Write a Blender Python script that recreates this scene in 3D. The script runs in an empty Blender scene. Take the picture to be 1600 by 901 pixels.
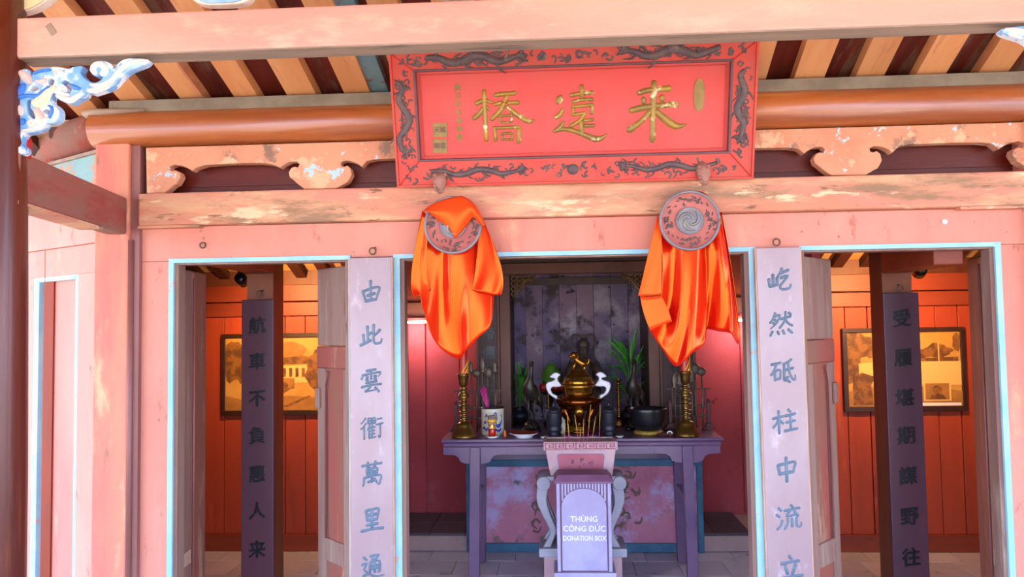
import bpy, math, random
from mathutils import Vector, Matrix
random.seed(7)
SC = bpy.context.scene
COL = SC.collection

# ------------------------------------------------------------------ camera
CAM = Vector((0.0, -4.2, 1.77))
YAW, PITCH, ROLL, FPX = math.radians(-3.267), math.radians(2.801), math.radians(0.865), 1200.0
_f = Vector((math.sin(YAW)*math.cos(PITCH), math.cos(YAW)*math.cos(PITCH), math.sin(PITCH)))
_r0 = Vector((math.cos(YAW), -math.sin(YAW), 0)); _u0 = _r0.cross(_f)
_r = math.cos(ROLL)*_r0 - math.sin(ROLL)*_u0
_u = math.sin(ROLL)*_r0 + math.cos(ROLL)*_u0
cd = bpy.data.cameras.new('camera'); co = bpy.data.objects.new('camera', cd); COL.objects.link(co)
cd.sensor_width = 36.0; cd.lens = FPX/1600*36.0; cd.clip_start = 0.05; cd.clip_end = 300
M3 = Matrix((_r, _u, -_f)).transposed()
co.matrix_world = Matrix.Translation(CAM) @ M3.to_4x4()
SC.camera = co

# ------------------------------------------------------------------ sky, sun, exposure
w = bpy.data.worlds.new('sky'); SC.world = w; w.use_nodes = True
bg = w.node_tree.nodes['Background']
bg.inputs[0].default_value = (0.54, 0.70, 1.0, 1); bg.inputs[1].default_value = 3.2
sd = bpy.data.lights.new('sun', 'SUN'); sd.energy = 5.0; sd.color = (1.0, 0.88, 0.70); sd.angle = math.radians(1.0)
so = bpy.data.objects.new('sun', sd); COL.objects.link(so)
so.rotation_euler = (math.radians(33), 0, math.radians(8))     # high, from behind the photographer
SC.view_settings.view_transform = 'Standard'; SC.view_settings.look = 'None'
SC.view_settings.gamma = 1.0; SC.view_settings.use_curve_mapping = False
SC.view_settings.exposure = 1.52

# ------------------------------------------------------------------ measuring helpers (pixel of the photo -> place)
def ray(x, y):
    return _f + _r*((x-800)/FPX) - _u*((y-450.5)/FPX)
def at(x, y, Y):
    d = ray(x, y); return CAM + d*((Y-CAM.y)/d.y)
def atp(x, y, p, n):
    d = ray(x, y); return CAM + d*((p-CAM).dot(n)/d.dot(n))
def X(x, y, Y): return at(x, y, Y).x
def Zz(x, y, Y): return at(x, y, Y).z

# ------------------------------------------------------------------ mesh helpers
OFF = {}
def cat(pts, closed=False, n=4):
    """Catmull-Rom through points of any dimension"""
    m = len(pts); out = []
    if m < 3 and not closed: 
        return [tuple(p) for p in pts]
    seg = m if closed else m-1
    for i in range(seg):
        p = [pts[(i+k-1) % m] if closed else pts[min(max(i+k-1, 0), m-1)] for k in range(4)]
        for j in range(n):
            t = j/n; t2 = t*t; t3 = t2*t
            out.append(tuple(0.5*((2*b)+(-a+c)*t+(2*a-5*b+4*c-d)*t2+(-a+3*b-3*c+d)*t3) for a, b, c, d in zip(*p)))
    if not closed: out.append(tuple(pts[-1]))
    return out

class MB:
    def __init__(s, M=None): s.v = []; s.f = []; s.sm = []; s.M = M; s._sm = False
    def add(s, vs, fs, smooth=False):
        b = len(s.v)
        for p in vs:
            p = Vector(p); s.v.append(s.M @ p if s.M else p)
        for f in fs: s.f.append([b+i for i in f]); s.sm.append(smooth)
        return s
    def box(s, x0, x1, y0, y1, z0, z1):
        if x0 > x1: x0, x1 = x1, x0
        if y0 > y1: y0, y1 = y1, y0
        if z0 > z1: z0, z1 = z1, z0
        v = [(x0,y0,z0),(x1,y0,z0),(x1,y1,z0),(x0,y1,z0),(x0,y0,z1),(x1,y0,z1),(x1,y1,z1),(x0,y1,z1)]
        return s.add(v, [(0,3,2,1),(4,5,6,7),(0,1,5,4),(1,2,6,5),(2,3,7,6),(3,0,4,7)])
    def hexa(s, lo, hi):
        """lo, hi: two quads (4 points each, counter-clockwise from above)"""
        return s.add(list(lo)+list(hi), [(0,3,2,1),(4,5,6,7),(0,1,5,4),(1,2,6,5),(2,3,7,6),(3,0,4,7)])
    def lathe(s, prof, c=(0,0,0), seg=24, smooth=True, sx=1, sy=1):
        vs = []; fs = []; n = len(prof)
        for r, z in prof:
            for k in range(seg):
                a = 2*math.pi*k/seg
                vs.append((c[0]+sx*r*math.cos(a), c[1]+sy*r*math.sin(a), c[2]+z))
        for i in range(n-1):
            for k in range(seg):
                k2 = (k+1) % seg
                fs.append((i*seg+k, i*seg+k2, (i+1)*seg+k2, (i+1)*seg+k))
        s.add(vs, fs, smooth)
        b = len(s.v)-len(vs)
        s.f.append([b+k for k in reversed(range(seg))]); s.sm.append(False)
        s.f.append([b+(n-1)*seg+k for k in range(seg)]); s.sm.append(False)
        return s
    def tube(s, pts, r, seg=8, smooth=True, flat=1.0):
        pts = [Vector(p) for p in pts]; n = len(pts)
        rs = r if isinstance(r, (list, tuple)) else [r]*n
        up = Vector((0, 0, 1)); vs = []; fs = []; prev = None
        for i in range(n):
            t = (pts[min(i+1, n-1)]-pts[max(i-1, 0)]).normalized()
            a = prev if prev is not None else (t.cross(up) if abs(t.dot(up)) < .95 else t.cross(Vector((1, 0, 0))))
            a = (a - t*a.dot(t)).normalized(); b = t.cross(a); prev = a
            for k in range(seg):
                g = 2*math.pi*k/seg
                vs.append(pts[i] + a*(rs[i]*math.cos(g)) + b*(rs[i]*flat*math.sin(g)))
        for i in range(n-1):
            for k in range(seg):
                k2 = (k+1) % seg
                fs.append((i*seg+k, (i+1)*seg+k, (i+1)*seg+k2, i*seg+k2))
        s.add(vs, fs, smooth); b = len(s.v)-len(vs)
        s.f.append([b+k for k in range(seg)]); s.sm.append(False)
        s.f.append([b+(n-1)*seg+k for k in reversed(range(seg))]); s.sm.append(False)
        return s
    def ell(s, c, r, seg=14, ring=9, M=None):
        vs = []; fs = []
        for i in range(ring+1):
            ph = math.pi*i/ring
            for k in range(seg):
                a = 2*math.pi*k/seg
                p = Vector((r[0]*math.sin(ph)*math.cos(a), r[1]*math.sin(ph)*math.sin(a), r[2]*math.cos(ph)))
                if M: p = M @ p
                vs.append(Vector(c)+p)
        for i in range(ring):
            for k in range(seg):
                k2 = (k+1) % seg
                fs.append((i*seg+k, (i+1)*seg+k, (i+1)*seg+k2, i*seg+k2))
        return s.add(vs, fs, True)
    def grid(s, fn, nu, nv, smooth=True):
        vs = [fn(i/nu, j/nv) for j in range(nv+1) for i in range(nu+1)]
        fs = [(j*(nu+1)+i, j*(nu+1)+i+1, (j+1)*(nu+1)+i+1, (j+1)*(nu+1)+i) for j in range(nv) for i in range(nu)]
        return s.add(vs, fs, smooth)
    def brush(s, pts, w, h, m, n=3, rounded=True):
        """a raised stroke: centre line pts (a,b), half widths w, height h, m(a,b,n)->3D"""
        if not isinstance(w, (list, tuple)): w = [w]*len(pts)
        P = cat([(p[0], p[1], ww) for p, ww in zip(pts, w)], n=n)
        if rounded:
            def ext(p, q):
                d = math.hypot(p[0]-q[0], p[1]-q[1]) or 1
                return ((p[0]+(p[0]-q[0])/d*p[2]*.55), (p[1]+(p[1]-q[1])/d*p[2]*.55), p[2]*.35)
            P = [ext(P[0], P[1])] + P + [ext(P[-1], P[-2])]
        vs = []; fs = []
        for i, p in enumerate(P):
            q = P[min(i+1, len(P)-1)]; o = P[max(i-1, 0)]
            dx, dy = q[0]-o[0], q[1]-o[1]; L = math.hypot(dx, dy) or 1
            nx, ny = -dy/L, dx/L; ww = p[2]
            e = .25 if (rounded and i in (0, len(P)-1)) else 1
            for k, hh in ((-1, 0), (-.62, .75*e), (0, 1*e), (.62, .75*e), (1, 0)):
                vs.append(m(p[0]+nx*ww*k, p[1]+ny*ww*k, h*hh))
        for i in range(len(P)-1):
            for k in range(4):
                fs.append((i*5+k, (i+1)*5+k, (i+1)*5+k+1, i*5+k+1))
        l = (len(P)-1)*5
        fs += [(0,1,2,3,4), (l+4,l+3,l+2,l+1,l)]
        return s.add(vs, fs, True)
    def shape(s, polys, m, th, bev=0.0):
        """filled outline with holes; polys in (a,b); m(a,b,n)->3D, n from 0 (back) to th (front)"""
        cu = bpy.data.curves.new('tmp', 'CURVE'); cu.dimensions = '2D'; cu.fill_mode = 'BOTH'
        cu.extrude = max(th/2-bev, 1e-5); cu.bevel_depth = bev; cu.bevel_resolution = 1; cu.offset = -bev
        for pl in polys:
            sp = cu.splines.new('POLY'); sp.points.add(len(pl)-1)
            for q, p in zip(sp.points, pl): q.co = (p[0], p[1], 0, 1)
            sp.use_cyclic_u = True
        s._curve(cu, m, th/2); return s
    def text(s, body, size, m, th, bold=0.0):
        off = bev = 0.0
        cu = bpy.data.curves.new('tmp', 'FONT'); cu.body = body; cu.size = size
        cu.align_x = 'CENTER'; cu.align_y = 'CENTER'; cu.extrude = th/2; cu.offset = off; cu.bevel_depth = bev; cu.resolution_u = 3
        if bold:
            b0 = len(s.v); s._curve(cu, m, th/2, False)
            for j, (dx, dz) in enumerate(((-bold, 0), (bold, 0), (0, bold), (0, -bold))): s._curve(cu, (lambda a, b, n, dx=dx, dz=dz, j=j: m(a+dx, b+dz, n*(.92-.07*j))), th/2, False)
            bpy.data.curves.remove(cu)
        else: s._curve(cu, m, th/2)
        return s
    def _curve(s, cu, m, dz, drop=True):
        ob = bpy.data.objects.new('tmp', cu); COL.objects.link(ob)
        dg = bpy.context.evaluated_depsgraph_get()
        me = bpy.data.meshes.new_from_object(ob.evaluated_get(dg))
        s.add([m(v.co.x, v.co.y, v.co.z+dz) for v in me.vertices], [list(p.vertices) for p in me.polygons])
        bpy.data.objects.remove(ob); bpy.data.meshes.remove(me)
        if drop: bpy.data.curves.remove(cu)
    def build(s, name, mat, parent=None, local=False, bevel=0.0, solid=0.0, sub=0):
        o0 = Vector((0, 0, 0)) if (local or parent is None) else OFF.get(parent.as_pointer(), Vector((0, 0, 0)))
        me = bpy.data.meshes.new(name)
        me.from_pydata([tuple(v-o0) for v in s.v], [], s.f)
        me.validate(); 
        if len(me.polygons) == len(s.sm): me.polygons.foreach_set('use_smooth', s.sm)
        me.materials.append(mat)
        import bmesh
        bm = bmesh.new(); bm.from_mesh(me); bmesh.ops.recalc_face_normals(bm, faces=bm.faces); bm.to_mesh(me); bm.free()
        o = bpy.data.objects.new(name, me); COL.objects.link(o)
        if parent is not None:
            o.parent = parent; OFF[o.as_pointer()] = o0
        else: OFF[o.as_pointer()] = Vector((0, 0, 0))
        if solid:
            d = o.modifiers.new('solid', 'SOLIDIFY'); d.thickness = solid; d.offset = 0
        if sub:
            d = o.modifiers.new('sub', 'SUBSURF'); d.levels = sub; d.render_levels = sub
        if bevel:
            d = o.modifiers.new('bevel', 'BEVEL'); d.width = bevel; d.segments = 2; d.limit_method = 'ANGLE'; d.angle_limit = math.radians(40)
        return o

def thing(name, label, cate, loc=(0, 0, 0), group=None, M=None):
    o = bpy.data.objects.new(name, None); COL.objects.link(o); o.empty_display_size = .05
    if M is not None: o.matrix_world = M; OFF[o.as_pointer()] = Vector((0, 0, 0))
    else: o.location = loc; OFF[o.as_pointer()] = Vector(loc)
    o['label'] = label; o['category'] = cate
    if group: o['group'] = group
    return o
def tag(o, label, cate, group=None):
    o['label'] = label; o['category'] = cate
    if group: o['group'] = group
    return o
def setting(name, loc=(0, 0, 0), label=None):
    o = bpy.data.objects.new(name, None); COL.objects.link(o); o.location = loc; o.empty_display_size = .05
    OFF[o.as_pointer()] = Vector(loc); o['kind'] = 'structure'
    if label: o['label'] = label
    return o
def copy_piece(src, parent, loc, rot=None, scale=None):
    c = src.copy(); COL.objects.link(c); c.parent = parent; c.location = loc
    if rot is not None: c.rotation_euler = rot
    if scale is not None: c.scale = scale
    return c

# ------------------------------------------------------------------ materials
def hx(h):
    h = h.lstrip('#'); out = []
    for i in (0, 2, 4):
        c = int(h[i:i+2], 16)/255
        out.append(c/12.92 if c <= .04045 else ((c+.055)/1.055)**2.4)
    return (*out, 1)
def mat(name, c1, c2=None, rough=.6, metal=0.0, scale=3.0, stretch=(1, 1, 1), lo=.35, hi=.65, bump=.15, spots=(), vary=0.0, spec=None, tint=None, sheen=0, fine=40.0, coat=0, trans=0, coords='Object', ior=None):
    m = bpy.data.materials.new(name); m.use_nodes = True
    nt = m.node_tree; N = nt.nodes; L = nt.links; b = N['Principled BSDF']
    tc = N.new('ShaderNodeTexCoord'); mp = N.new('ShaderNodeMapping'); mp.inputs['Scale'].default_value = stretch
    L.new(tc.outputs[coords], mp.inputs['Vector'])
    oi = N.new('ShaderNodeObjectInfo'); ad = N.new('ShaderNodeVectorMath'); ad.operation = 'ADD'
    ml = N.new('ShaderNodeMath'); ml.operation = 'MULTIPLY'; ml.inputs[1].default_value = 37.0
    L.new(oi.outputs['Random'], ml.inputs[0]); L.new(mp.outputs[0], ad.inputs[0]); L.new(ml.outputs[0], ad.inputs[1])
    vec = ad.outputs[0]
    def noise(sc, det=6, rgh=.6):
        n = N.new('ShaderNodeTexNoise'); n.inputs['Scale'].default_value = sc; n.inputs['Detail'].default_value = det; n.inputs['Roughness'].default_value = rgh
        L.new(vec, n.inputs['Vector']); return n.outputs['Fac']
    def ramp(src, a, z):
        r = N.new('ShaderNodeMapRange'); r.inputs[1].default_value = a; r.inputs[2].default_value = z; r.interpolation_type = 'SMOOTHSTEP'
        L.new(src, r.inputs[0]); return r.outputs[0]
    def mix(fac, a, z):
        x = N.new('ShaderNodeMix'); x.data_type = 'RGBA'
        if fac is not None: L.new(fac, x.inputs[0])
        for s, i in ((a, 6), (z, 7)):
            if isinstance(s, tuple): x.inputs[i].default_value = s
            else: L.new(s, x.inputs[i])
        return x.outputs[2]
    col = hx(c1) if isinstance(c1, str) else c1
    if c2: col = mix(ramp(noise(scale), lo, hi), col, hx(c2))
    for (sc, c3, a, z) in spots: col = mix(ramp(noise(sc, 8, .65), a, z), col, hx(c3))
    if vary:
        h = N.new('ShaderNodeHueSaturation'); rr = N.new('ShaderNodeMapRange'); rr.inputs[3].default_value = 1-vary; rr.inputs[4].default_value = 1+vary
        L.new(oi.outputs['Random'], rr.inputs[0]); L.new(rr.outputs[0], h.inputs['Value'])
        if isinstance(col, tuple): h.inputs['Color'].default_value = col
        else: L.new(col, h.inputs['Color'])
        col = h.outputs[0]
    if isinstance(col, tuple): b.inputs['Base Color'].default_value = col
    else: L.new(col, b.inputs['Base Color'])
    b.inputs['Roughness'].default_value = rough; b.inputs['Metallic'].default_value = metal
    if spec is not None: b.inputs['Specular IOR Level'].default_value = spec
    if ior: b.inputs['IOR'].default_value = ior
    if tint: b.inputs['Specular Tint'].default_value = hx(tint)
    if sheen: b.inputs['Sheen Weight'].default_value = sheen
    if coat: b.inputs['Coat Weight'].default_value = coat; b.inputs['Coat Roughness'].default_value = .15
    if trans: b.inputs['Transmission Weight'].default_value = trans
    if bump:
        bp = N.new('ShaderNodeBump'); bp.inputs['Strength'].default_value = bump; bp.inputs['Distance'].default_value = .01
        L.new(noise(fine, 5), bp.inputs['Height']); L.new(bp.outputs[0], b.inputs['Normal'])
    return m
def emis(name, c, st, base='#ffffff'):
    m = bpy.data.materials.new(name); m.use_nodes = True; b = m.node_tree.nodes['Principled BSDF']
    b.inputs['Base Color'].default_value = hx(base); b.inputs['Emission Color'].default_value = hx(c); b.inputs['Emission Strength'].default_value = st
    return m
# painted timber of the front, worn
PINK = mat('salmon_paint', '#d68673', '#da937f', .7, scale=2.2, stretch=(1, 1, .45), spots=[(3.2, '#e2a884', .57, .72), (9, '#bb6c5c', .60, .70), (22, '#8f5040', .66, .72)], bump=.12)
PINK2 = mat('salmon_panel_paint', '#cd7769', '#d68a78', .7, scale=1.6, stretch=(1, 1, .3), spots=[(6, '#dca080', .62, .74), (14, '#b06052', .62, .72)], bump=.08)
PEACH = mat('peach_weathered_beam', '#dc9a77', '#c98468', .75, scale=2.0, stretch=(.35, 1, 1.6), spots=[(2.4, '#e0b088', .46, .66), (3.1, '#9a785c', .52, .64), (5, '#d98a74', .50, .62), (9, '#e8c8a0', .58, .66), (14, '#86604a', .60, .68)], bump=.3)
TOPB = mat('pale_pink_beam', '#dda896', '#d49486', .7, scale=1.2, stretch=(.5, 1, 1.5), spots=[(5, '#e4b8a4', .50, .74), (12, '#a65f4c', .68, .71), (16, '#f0dccc', .66, .70)], bump=.15)
GREYW = mat('grey_wood', '#8d7a6b', '#a58d7a', .85, scale=3, stretch=(.4, 3, 3), spots=[(5, '#5f5148', .55, .75)], bump=.3)
DUSTY = mat('dusty_red_beam', '#a05e52', '#8a6c5e', .8, scale=2.2, stretch=(1.5, .6, 2), spots=[(5, '#a98775', .58, .72), (2, '#9b4a40', .5, .62)], bump=.25)
CARVE = mat('carved_board_paint', '#dc9a77', '#cf8a6a', .8, scale=3, spots=[(4.5, '#8f6f5c', .54, .64), (6, '#e4b48c', .54, .62), (8, '#b4d2dc', .60, .62)], bump=.3)
CYAN = mat('pale_blue_trim', '#8fc4dc', '#a6d3de', .6, scale=4, spots=[(9, '#c8a890', .60, .68)], bump=.1)
CYANW = mat('flaking_blue_paint', '#86aaa8', '#7ca2a4', .75, scale=4, spots=[(8, '#c98a6a', .52, .56)], bump=.3)
LOGM = mat('varnished_log', '#b2602a', '#8c4420', .32, scale=2.5, stretch=(.25, 4, 4), spots=[(4, '#c47d3c', .55, .7)], bump=.12, coat=.3)
DUST = mat('dusty_top', '#8d8270', '#7c705f', .9, scale=6, bump=.2)
MAROON = mat('maroon_varnish', '#6a2012', '#571608', .38, scale=4, stretch=(.3, 2, 2), bump=.08, coat=.25)
DARKRED = mat('dark_red_roof_boards', '#6a2013', '#54190e', .6, scale=4, stretch=(3, .4, 1), spots=[(3, '#6a4c3c', .50, .60)], bump=.2)
RAFT = mat('ochre_rafter', '#cf8a55', '#d99a66', .6, scale=2, stretch=(3, .4, 1), spots=[(5, '#c07a5a', .55, .7)], bump=.12, vary=.12)
BLUEG = mat('blue_grey_paint', '#5f7d87', '#6f8a90', .8, scale=6, spots=[(7, '#7a4a3c', .58, .64)], bump=.2)
POSTD = mat('dark_red_column', '#64220f', '#54190c', .4, scale=3, stretch=(6, 6, .4), spots=[(6, '#733016', .5, .7)], bump=.1, coat=.3)
PLAQ = mat('plum_grey_plaque', '#a48c92', '#9c7e82', .38, scale=3, stretch=(1, 1, .5), spots=[(8, '#b9a5b2', .56, .72)], bump=.08, spec=.8)
PLAQE = mat('plaque_edge', '#c9a58d', '#b98c70', .6, scale=6, bump=.1)
GLYPH = mat('slate_blue_carving', '#5f7386', '#54677a', .45, scale=10, bump=.1)
PLAQD = mat('dark_plum_plaque', '#4c2f3c', '#54303a', .35, scale=3, stretch=(1, 1, .4), bump=.06, spec=.4)
GLYPHD = mat('black_carving', '#0c0f16', '#141a24', .3, scale=10, bump=.06)
LEAFW = mat('grey_weathered_door', '#97786a', '#8a6358', .7, scale=2.5, stretch=(3, 3, .3), spots=[(4, '#a88d7c', .54, .7), (9, '#7d4638', .62, .72)], bump=.25)
LEAFR = mat('rubbed_red_door', '#9c4b40', '#8a5a48', .7, scale=2.5, stretch=(2, 2, .4), spots=[(3, '#b98a6e', .56, .7)], bump=.2)
PURPLE = mat('plum_moulding', '#84504a', '#95605a', .5, scale=3, stretch=(3, 3, .3), bump=.1)
PLANK = mat('red_plank_wall', '#a8401c', '#973a1c', .55, scale=2, stretch=(2, 2, .35), spots=[(3, '#7c2c14', .56, .74), (5, '#b8552c', .6, .75)], bump=.15, vary=.1)
INBEAM = mat('red_brown_beam', '#8c3a1c', '#7a2e16', .5, scale=2, stretch=(.4, 2, 2), spots=[(6, '#5e2412', .6, .7)], bump=.15)
INCOL = mat('brown_column', '#6a3a20', '#5a2c18', .5, scale=3, stretch=(3, 3, .3), bump=.15)
CRIMSON = mat('crimson_plaster', '#b8484e', '#a83e46', .7, scale=1.6, spots=[(2.5, '#b06068', .58, .75), (6, '#7d2630', .63, .72)], bump=.15)
YELB = mat('lamplit_roof_tiles', '#c8a06a', '#b88a52', .7, scale=5, bump=.15)  # yellow lamp glow on the tiles is put into their base colour
DRAFT = mat('dark_rafter', '#4a2414', '#3c1c10', .6, scale=4, bump=.15)
NICHE = mat('sooty_plum_boards', '#8a6c78', '#6a5c80', .7, scale=1.6, spots=[(2.4, '#a8989c', .50, .66), (3.2, '#4a383c', .53, .63), (12, '#2a2022', .60, .68)], bump=.2)
NICHED = mat('niche_dark_wood', '#4a2a20', '#3c2018', .5, scale=3, stretch=(2, 2, .4), bump=.15)
NFRAME = mat('niche_brown_frame', '#70402a', '#5c3020', .5, scale=3, stretch=(1, 1, .4), bump=.15)
ALTP = mat('worn_rose_skylit_panel', '#c0788e', '#b0647c', .75, scale=2, spots=[(2.6, '#b8a2cc', .51, .64), (5, '#6d5a58', .58, .68), (14, '#b88a92', .62, .7)], bump=.2)  # wear spots, plus lavender patches painting cool sky light into the rose
ALTB = mat('faded_blue_frame', '#2f5878', '#3d6c86', .65, scale=5, bump=.15)
TABLEM = mat('plum_lacquer_table', '#6e5070', '#5c446a', .35, scale=3, stretch=(.5, 1, 1), bump=.08, coat=.2)
MARBLE = mat('grey_stone', '#9a97a8', '#aaa6b2', .6, scale=4, spots=[(9, '#7d7888', .6, .72)], bump=.15)
PLANT = mat('pink_stone_planter', '#b98f98', '#c4a0a4', .7, scale=6, bump=.2)
PLANTR = mat('rose_planter_field', '#b0606f', '#a85866', .7, scale=8, bump=.15)
BOXM = mat('lavender_grey_box', '#a9a1c2', '#9a8cb0', .5, scale=3, spots=[(5, '#8b6a86', .58, .75)], bump=.08)
BOXD = mat('plum_box_trim', '#6f4460', '#7c5070', .5, scale=5, bump=.08)
WHITEP = mat('white_lettering', '#e6e2dc', None, .6, bump=0)
STONEF = mat('blue_grey_floor_tile', '#b2b6c4', '#bcbfca', .55, scale=2.5, spots=[(6, '#9094a4', .58, .72)], bump=.15, vary=.12)
DKTILE = mat('dark_platform_tile', '#433b46', '#4d4450', .6, scale=4, bump=.15, vary=.1)
RISER = mat('pale_plastered_riser', '#b79890', '#a88a88', .8, scale=3, bump=.2)
FLOORW = mat('worn_wooden_deck', '#8c7c70', '#7c6c62', .7, scale=2, stretch=(3, .4, 1), bump=.2)
GROUND = mat('sunlit_street', '#c4b29a', '#b8a68e', .9, scale=.6, bump=.1)
SIGNR = mat('sign_red_lacquer', '#d8403c', '#d14a44', .5, scale=3, bump=.03)
SIGNF = mat('sign_frame_red', '#cf3c30', '#c04a3c', .55, scale=6, bump=.12)
RELIEF = mat('dark_bronze_relief', '#6a5552', '#54464a', .55, scale=18, spots=[(10, '#8a7262', .56, .7)], bump=.4)
MOULD = mat('sign_dark_moulding', '#6d4044', '#5c3a40', .5, scale=8, bump=.1)
GOLD = mat('worn_gold_leaf', '#b08a3e', '#8f7440', .45, metal=.35, scale=9, spots=[(14, '#f0e2b4', .56, .66)], bump=.4)
GOLD2 = mat('dull_gold', '#9a7e48', '#8a7040', .55, metal=.2, scale=30, bump=.3)
DISCR = mat('disc_faded_red', '#c8746a', '#b8665e', .6, scale=7, bump=.15)
DISCG = mat('disc_grey_metal', '#8a8488', '#77757e', .45, scale=14, spots=[(9, '#9a8a68', .58, .7)], bump=.2)
PEG = mat('old_carved_wood', '#b07a6a', '#9a6a5c', .7, scale=16, spots=[(12, '#6d5048', .55, .68)], bump=.5)
BRASS = mat('polished_brass', '#b07a2c', '#9a6422', .24, metal=.9, scale=5, bump=.03)
BRASSO = mat('old_brass', '#8a6a30', '#75562a', .32, metal=.85, scale=6, bump=.05)
BRONZE = mat('red_bronze', '#8a4a1e', '#74380f', .2, metal=.9, scale=5, bump=.04)
SILV = mat('whitish_metal_handle', '#b9b4b8', '#a8a2a8', .35, metal=.3, scale=14, bump=.1)
DKMET = mat('dark_pewter', '#34343e', '#2c2c36', .42, metal=.5, scale=7, bump=.06)
CRANEM = mat('dark_bronze_crane', '#4c4434', '#35302c', .4, metal=.6, scale=12, bump=.3)
BLACK = mat('black_lacquer', '#15151a', None, .3, bump=.02)
STATM = mat('blackened_wood_statue', '#5a4636', '#43342c', .5, scale=9, bump=.3)
SEPIA = mat('sepia_print', '#c99a48', '#b88838', .5, scale=4, bump=0, coat=.1)
SEPIAD = mat('sepia_dark', '#5e3c18', '#8a5c26', .5, scale=14, lo=.4, hi=.6, bump=0)
SEPIAM = mat('sepia_mid', '#a87834', '#94682c', .5, scale=12, bump=0)
SEPIAL = mat('sepia_light', '#e0b868', None, .5, bump=0)
FRAMEM = mat('black_brown_frame', '#2e1a10', '#3a2214', .4, scale=6, bump=.05)
LEAFG = mat('glossy_green_leaf', '#2c7a1c', '#4c9a2a', .4, scale=8, bump=.05, vary=.25)
STEMG = mat('green_stem', '#4a7a2a', None, .5, bump=0)
FRUITG = mat('green_pomelo', '#4c7a1c', '#5e8a26', .5, scale=9, bump=.25)
APPLE = mat('red_apple', '#a8141c', '#c02a24', .3, scale=7, bump=0)
PORC = mat('cream_porcelain', '#d8cfb4', '#cfc6ac', .25, scale=5, bump=0)
COBALT = mat('cobalt_glaze', '#2c48b4', '#223a9a', .25, scale=12, bump=0)
WHITEC = mat('white_china', '#e8e8ea', None, .2, bump=0)
STICKP = mat('magenta_incense', '#c8287a', '#d83c92', .6, scale=20, bump=0)
STICKY = mat('ochre_incense', '#c8a04a', '#b88c3a', .6, scale=20, bump=0)
RACKW = mat('reddish_rack_wood', '#5c2a26', '#4c2220', .5, scale=6, bump=.1)
WEAP = mat('dull_pewter_weapon', '#6c5e4c', '#5c5042', .45, metal=.4, scale=12, bump=.2)
CUSH = mat('gold_brocade', '#b8903a', '#8a6a2c', .5, metal=.2, scale=40, bump=.4)
CANDR = mat('red_candle_wax', '#c8301c', None, .3, bump=0)
CANDY = mat('gold_candle_band', '#f4b83c', None, .25, metal=.2, bump=0)
GLASSR = mat('red_glass_lamp', '#d83018', None, .1, bump=0, trans=.4)
GLASSC = mat('clear_glass', '#f4e8d0', None, .05, bump=0, trans=.8)
IRON = mat('rusty_iron', '#5c4a3c', '#6e5a48', .6, metal=.4, scale=12, bump=.2)
SANDM = mat('pale_incense_ash', '#b8a894', '#a89884', .95, scale=30, bump=.4)
BRKB = mat('bracket_blue', '#6fa6de', '#a8cbec', .55, scale=8, spots=[(11, '#e8eef2', .50, .58)], bump=.1)
BRKW = mat('bracket_white', '#ece6dc', '#dfd2c4', .6, scale=9, spots=[(14, '#b07a66', .70, .74)], bump=.1)
BRKD = mat('bracket_deep_blue', '#2f6cc8', '#4a86d8', .5, scale=9, bump=.1)
BRKY = mat('bracket_cream_yellow', '#e6dca0', '#ead8b8', .6, scale=8, bump=.1)
BRKP = mat('bracket_rose_white', '#e6ccc6', '#dcb8b2', .6, scale=9, bump=.1)
BRKR = mat('bracket_back_red', '#c8302c', '#b02824', .6, scale=6, bump=.1)
SATIN = mat('orange_red_satin', '#c80e08', '#cc140a', .22, scale=2, spec=.8, ior=1.7, tint='#ffc04a', bump=.02)
SATINO = mat('orange_satin_flap', '#dc3a16', '#e0441a', .34, scale=2, spec=.6, ior=1.8, tint='#ffb850', bump=.02)

# ================================================================== the large structure
FZ = 0.0                                   # floor of the shrine
CX = 0.19                                  # its centre line
# ---- ground outside and deck of the bridge behind/under the photographer
g = MB().box(-60, 60, -60, 60, -.8, -.5).build('ground', GROUND); g['kind'] = 'structure'; g['label'] = 'sunlit street beside the bridge'
deck = setting('floor_deck', (0, 0, 0))
pl = MB().box(-6.5, 6.5, -.12, .12, -.06, 0).build('deck_plank', FLOORW, deck)
pl.location = (0, -.30, -.01)
for i in range(1, 20): copy_piece(pl, deck, (0, -.30-.255*i, -.01-.002*(i % 3)))

# ---- roof over the bridge: flat ochre rafters under dark red boards
RSL, RDX = -.40, .045                      # fall towards the shrine per metre, drift
ZR0 = 3.075                                 # underside of the rafters above the round purlin
def roofp(x, Y, dz=0): return (x+RDX*Y, Y, ZR0+RSL*Y+dz)
ceil = setting('ceiling', (0, 0, 0))
def rafter(name, xa, xb, y0, y1, z0, z1, m):
    lo = [roofp(xa, y0, z0), roofp(xb, y0, z0), roofp(xb, y1, z0), roofp(xa, y1, z0)]
    hi = [roofp(xa, y0, z1), roofp(xb, y0, z1), roofp(xb, y1, z1), roofp(xa, y1, z1)]
    return MB().hexa(lo, hi).build(name, m, ceil)
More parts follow.
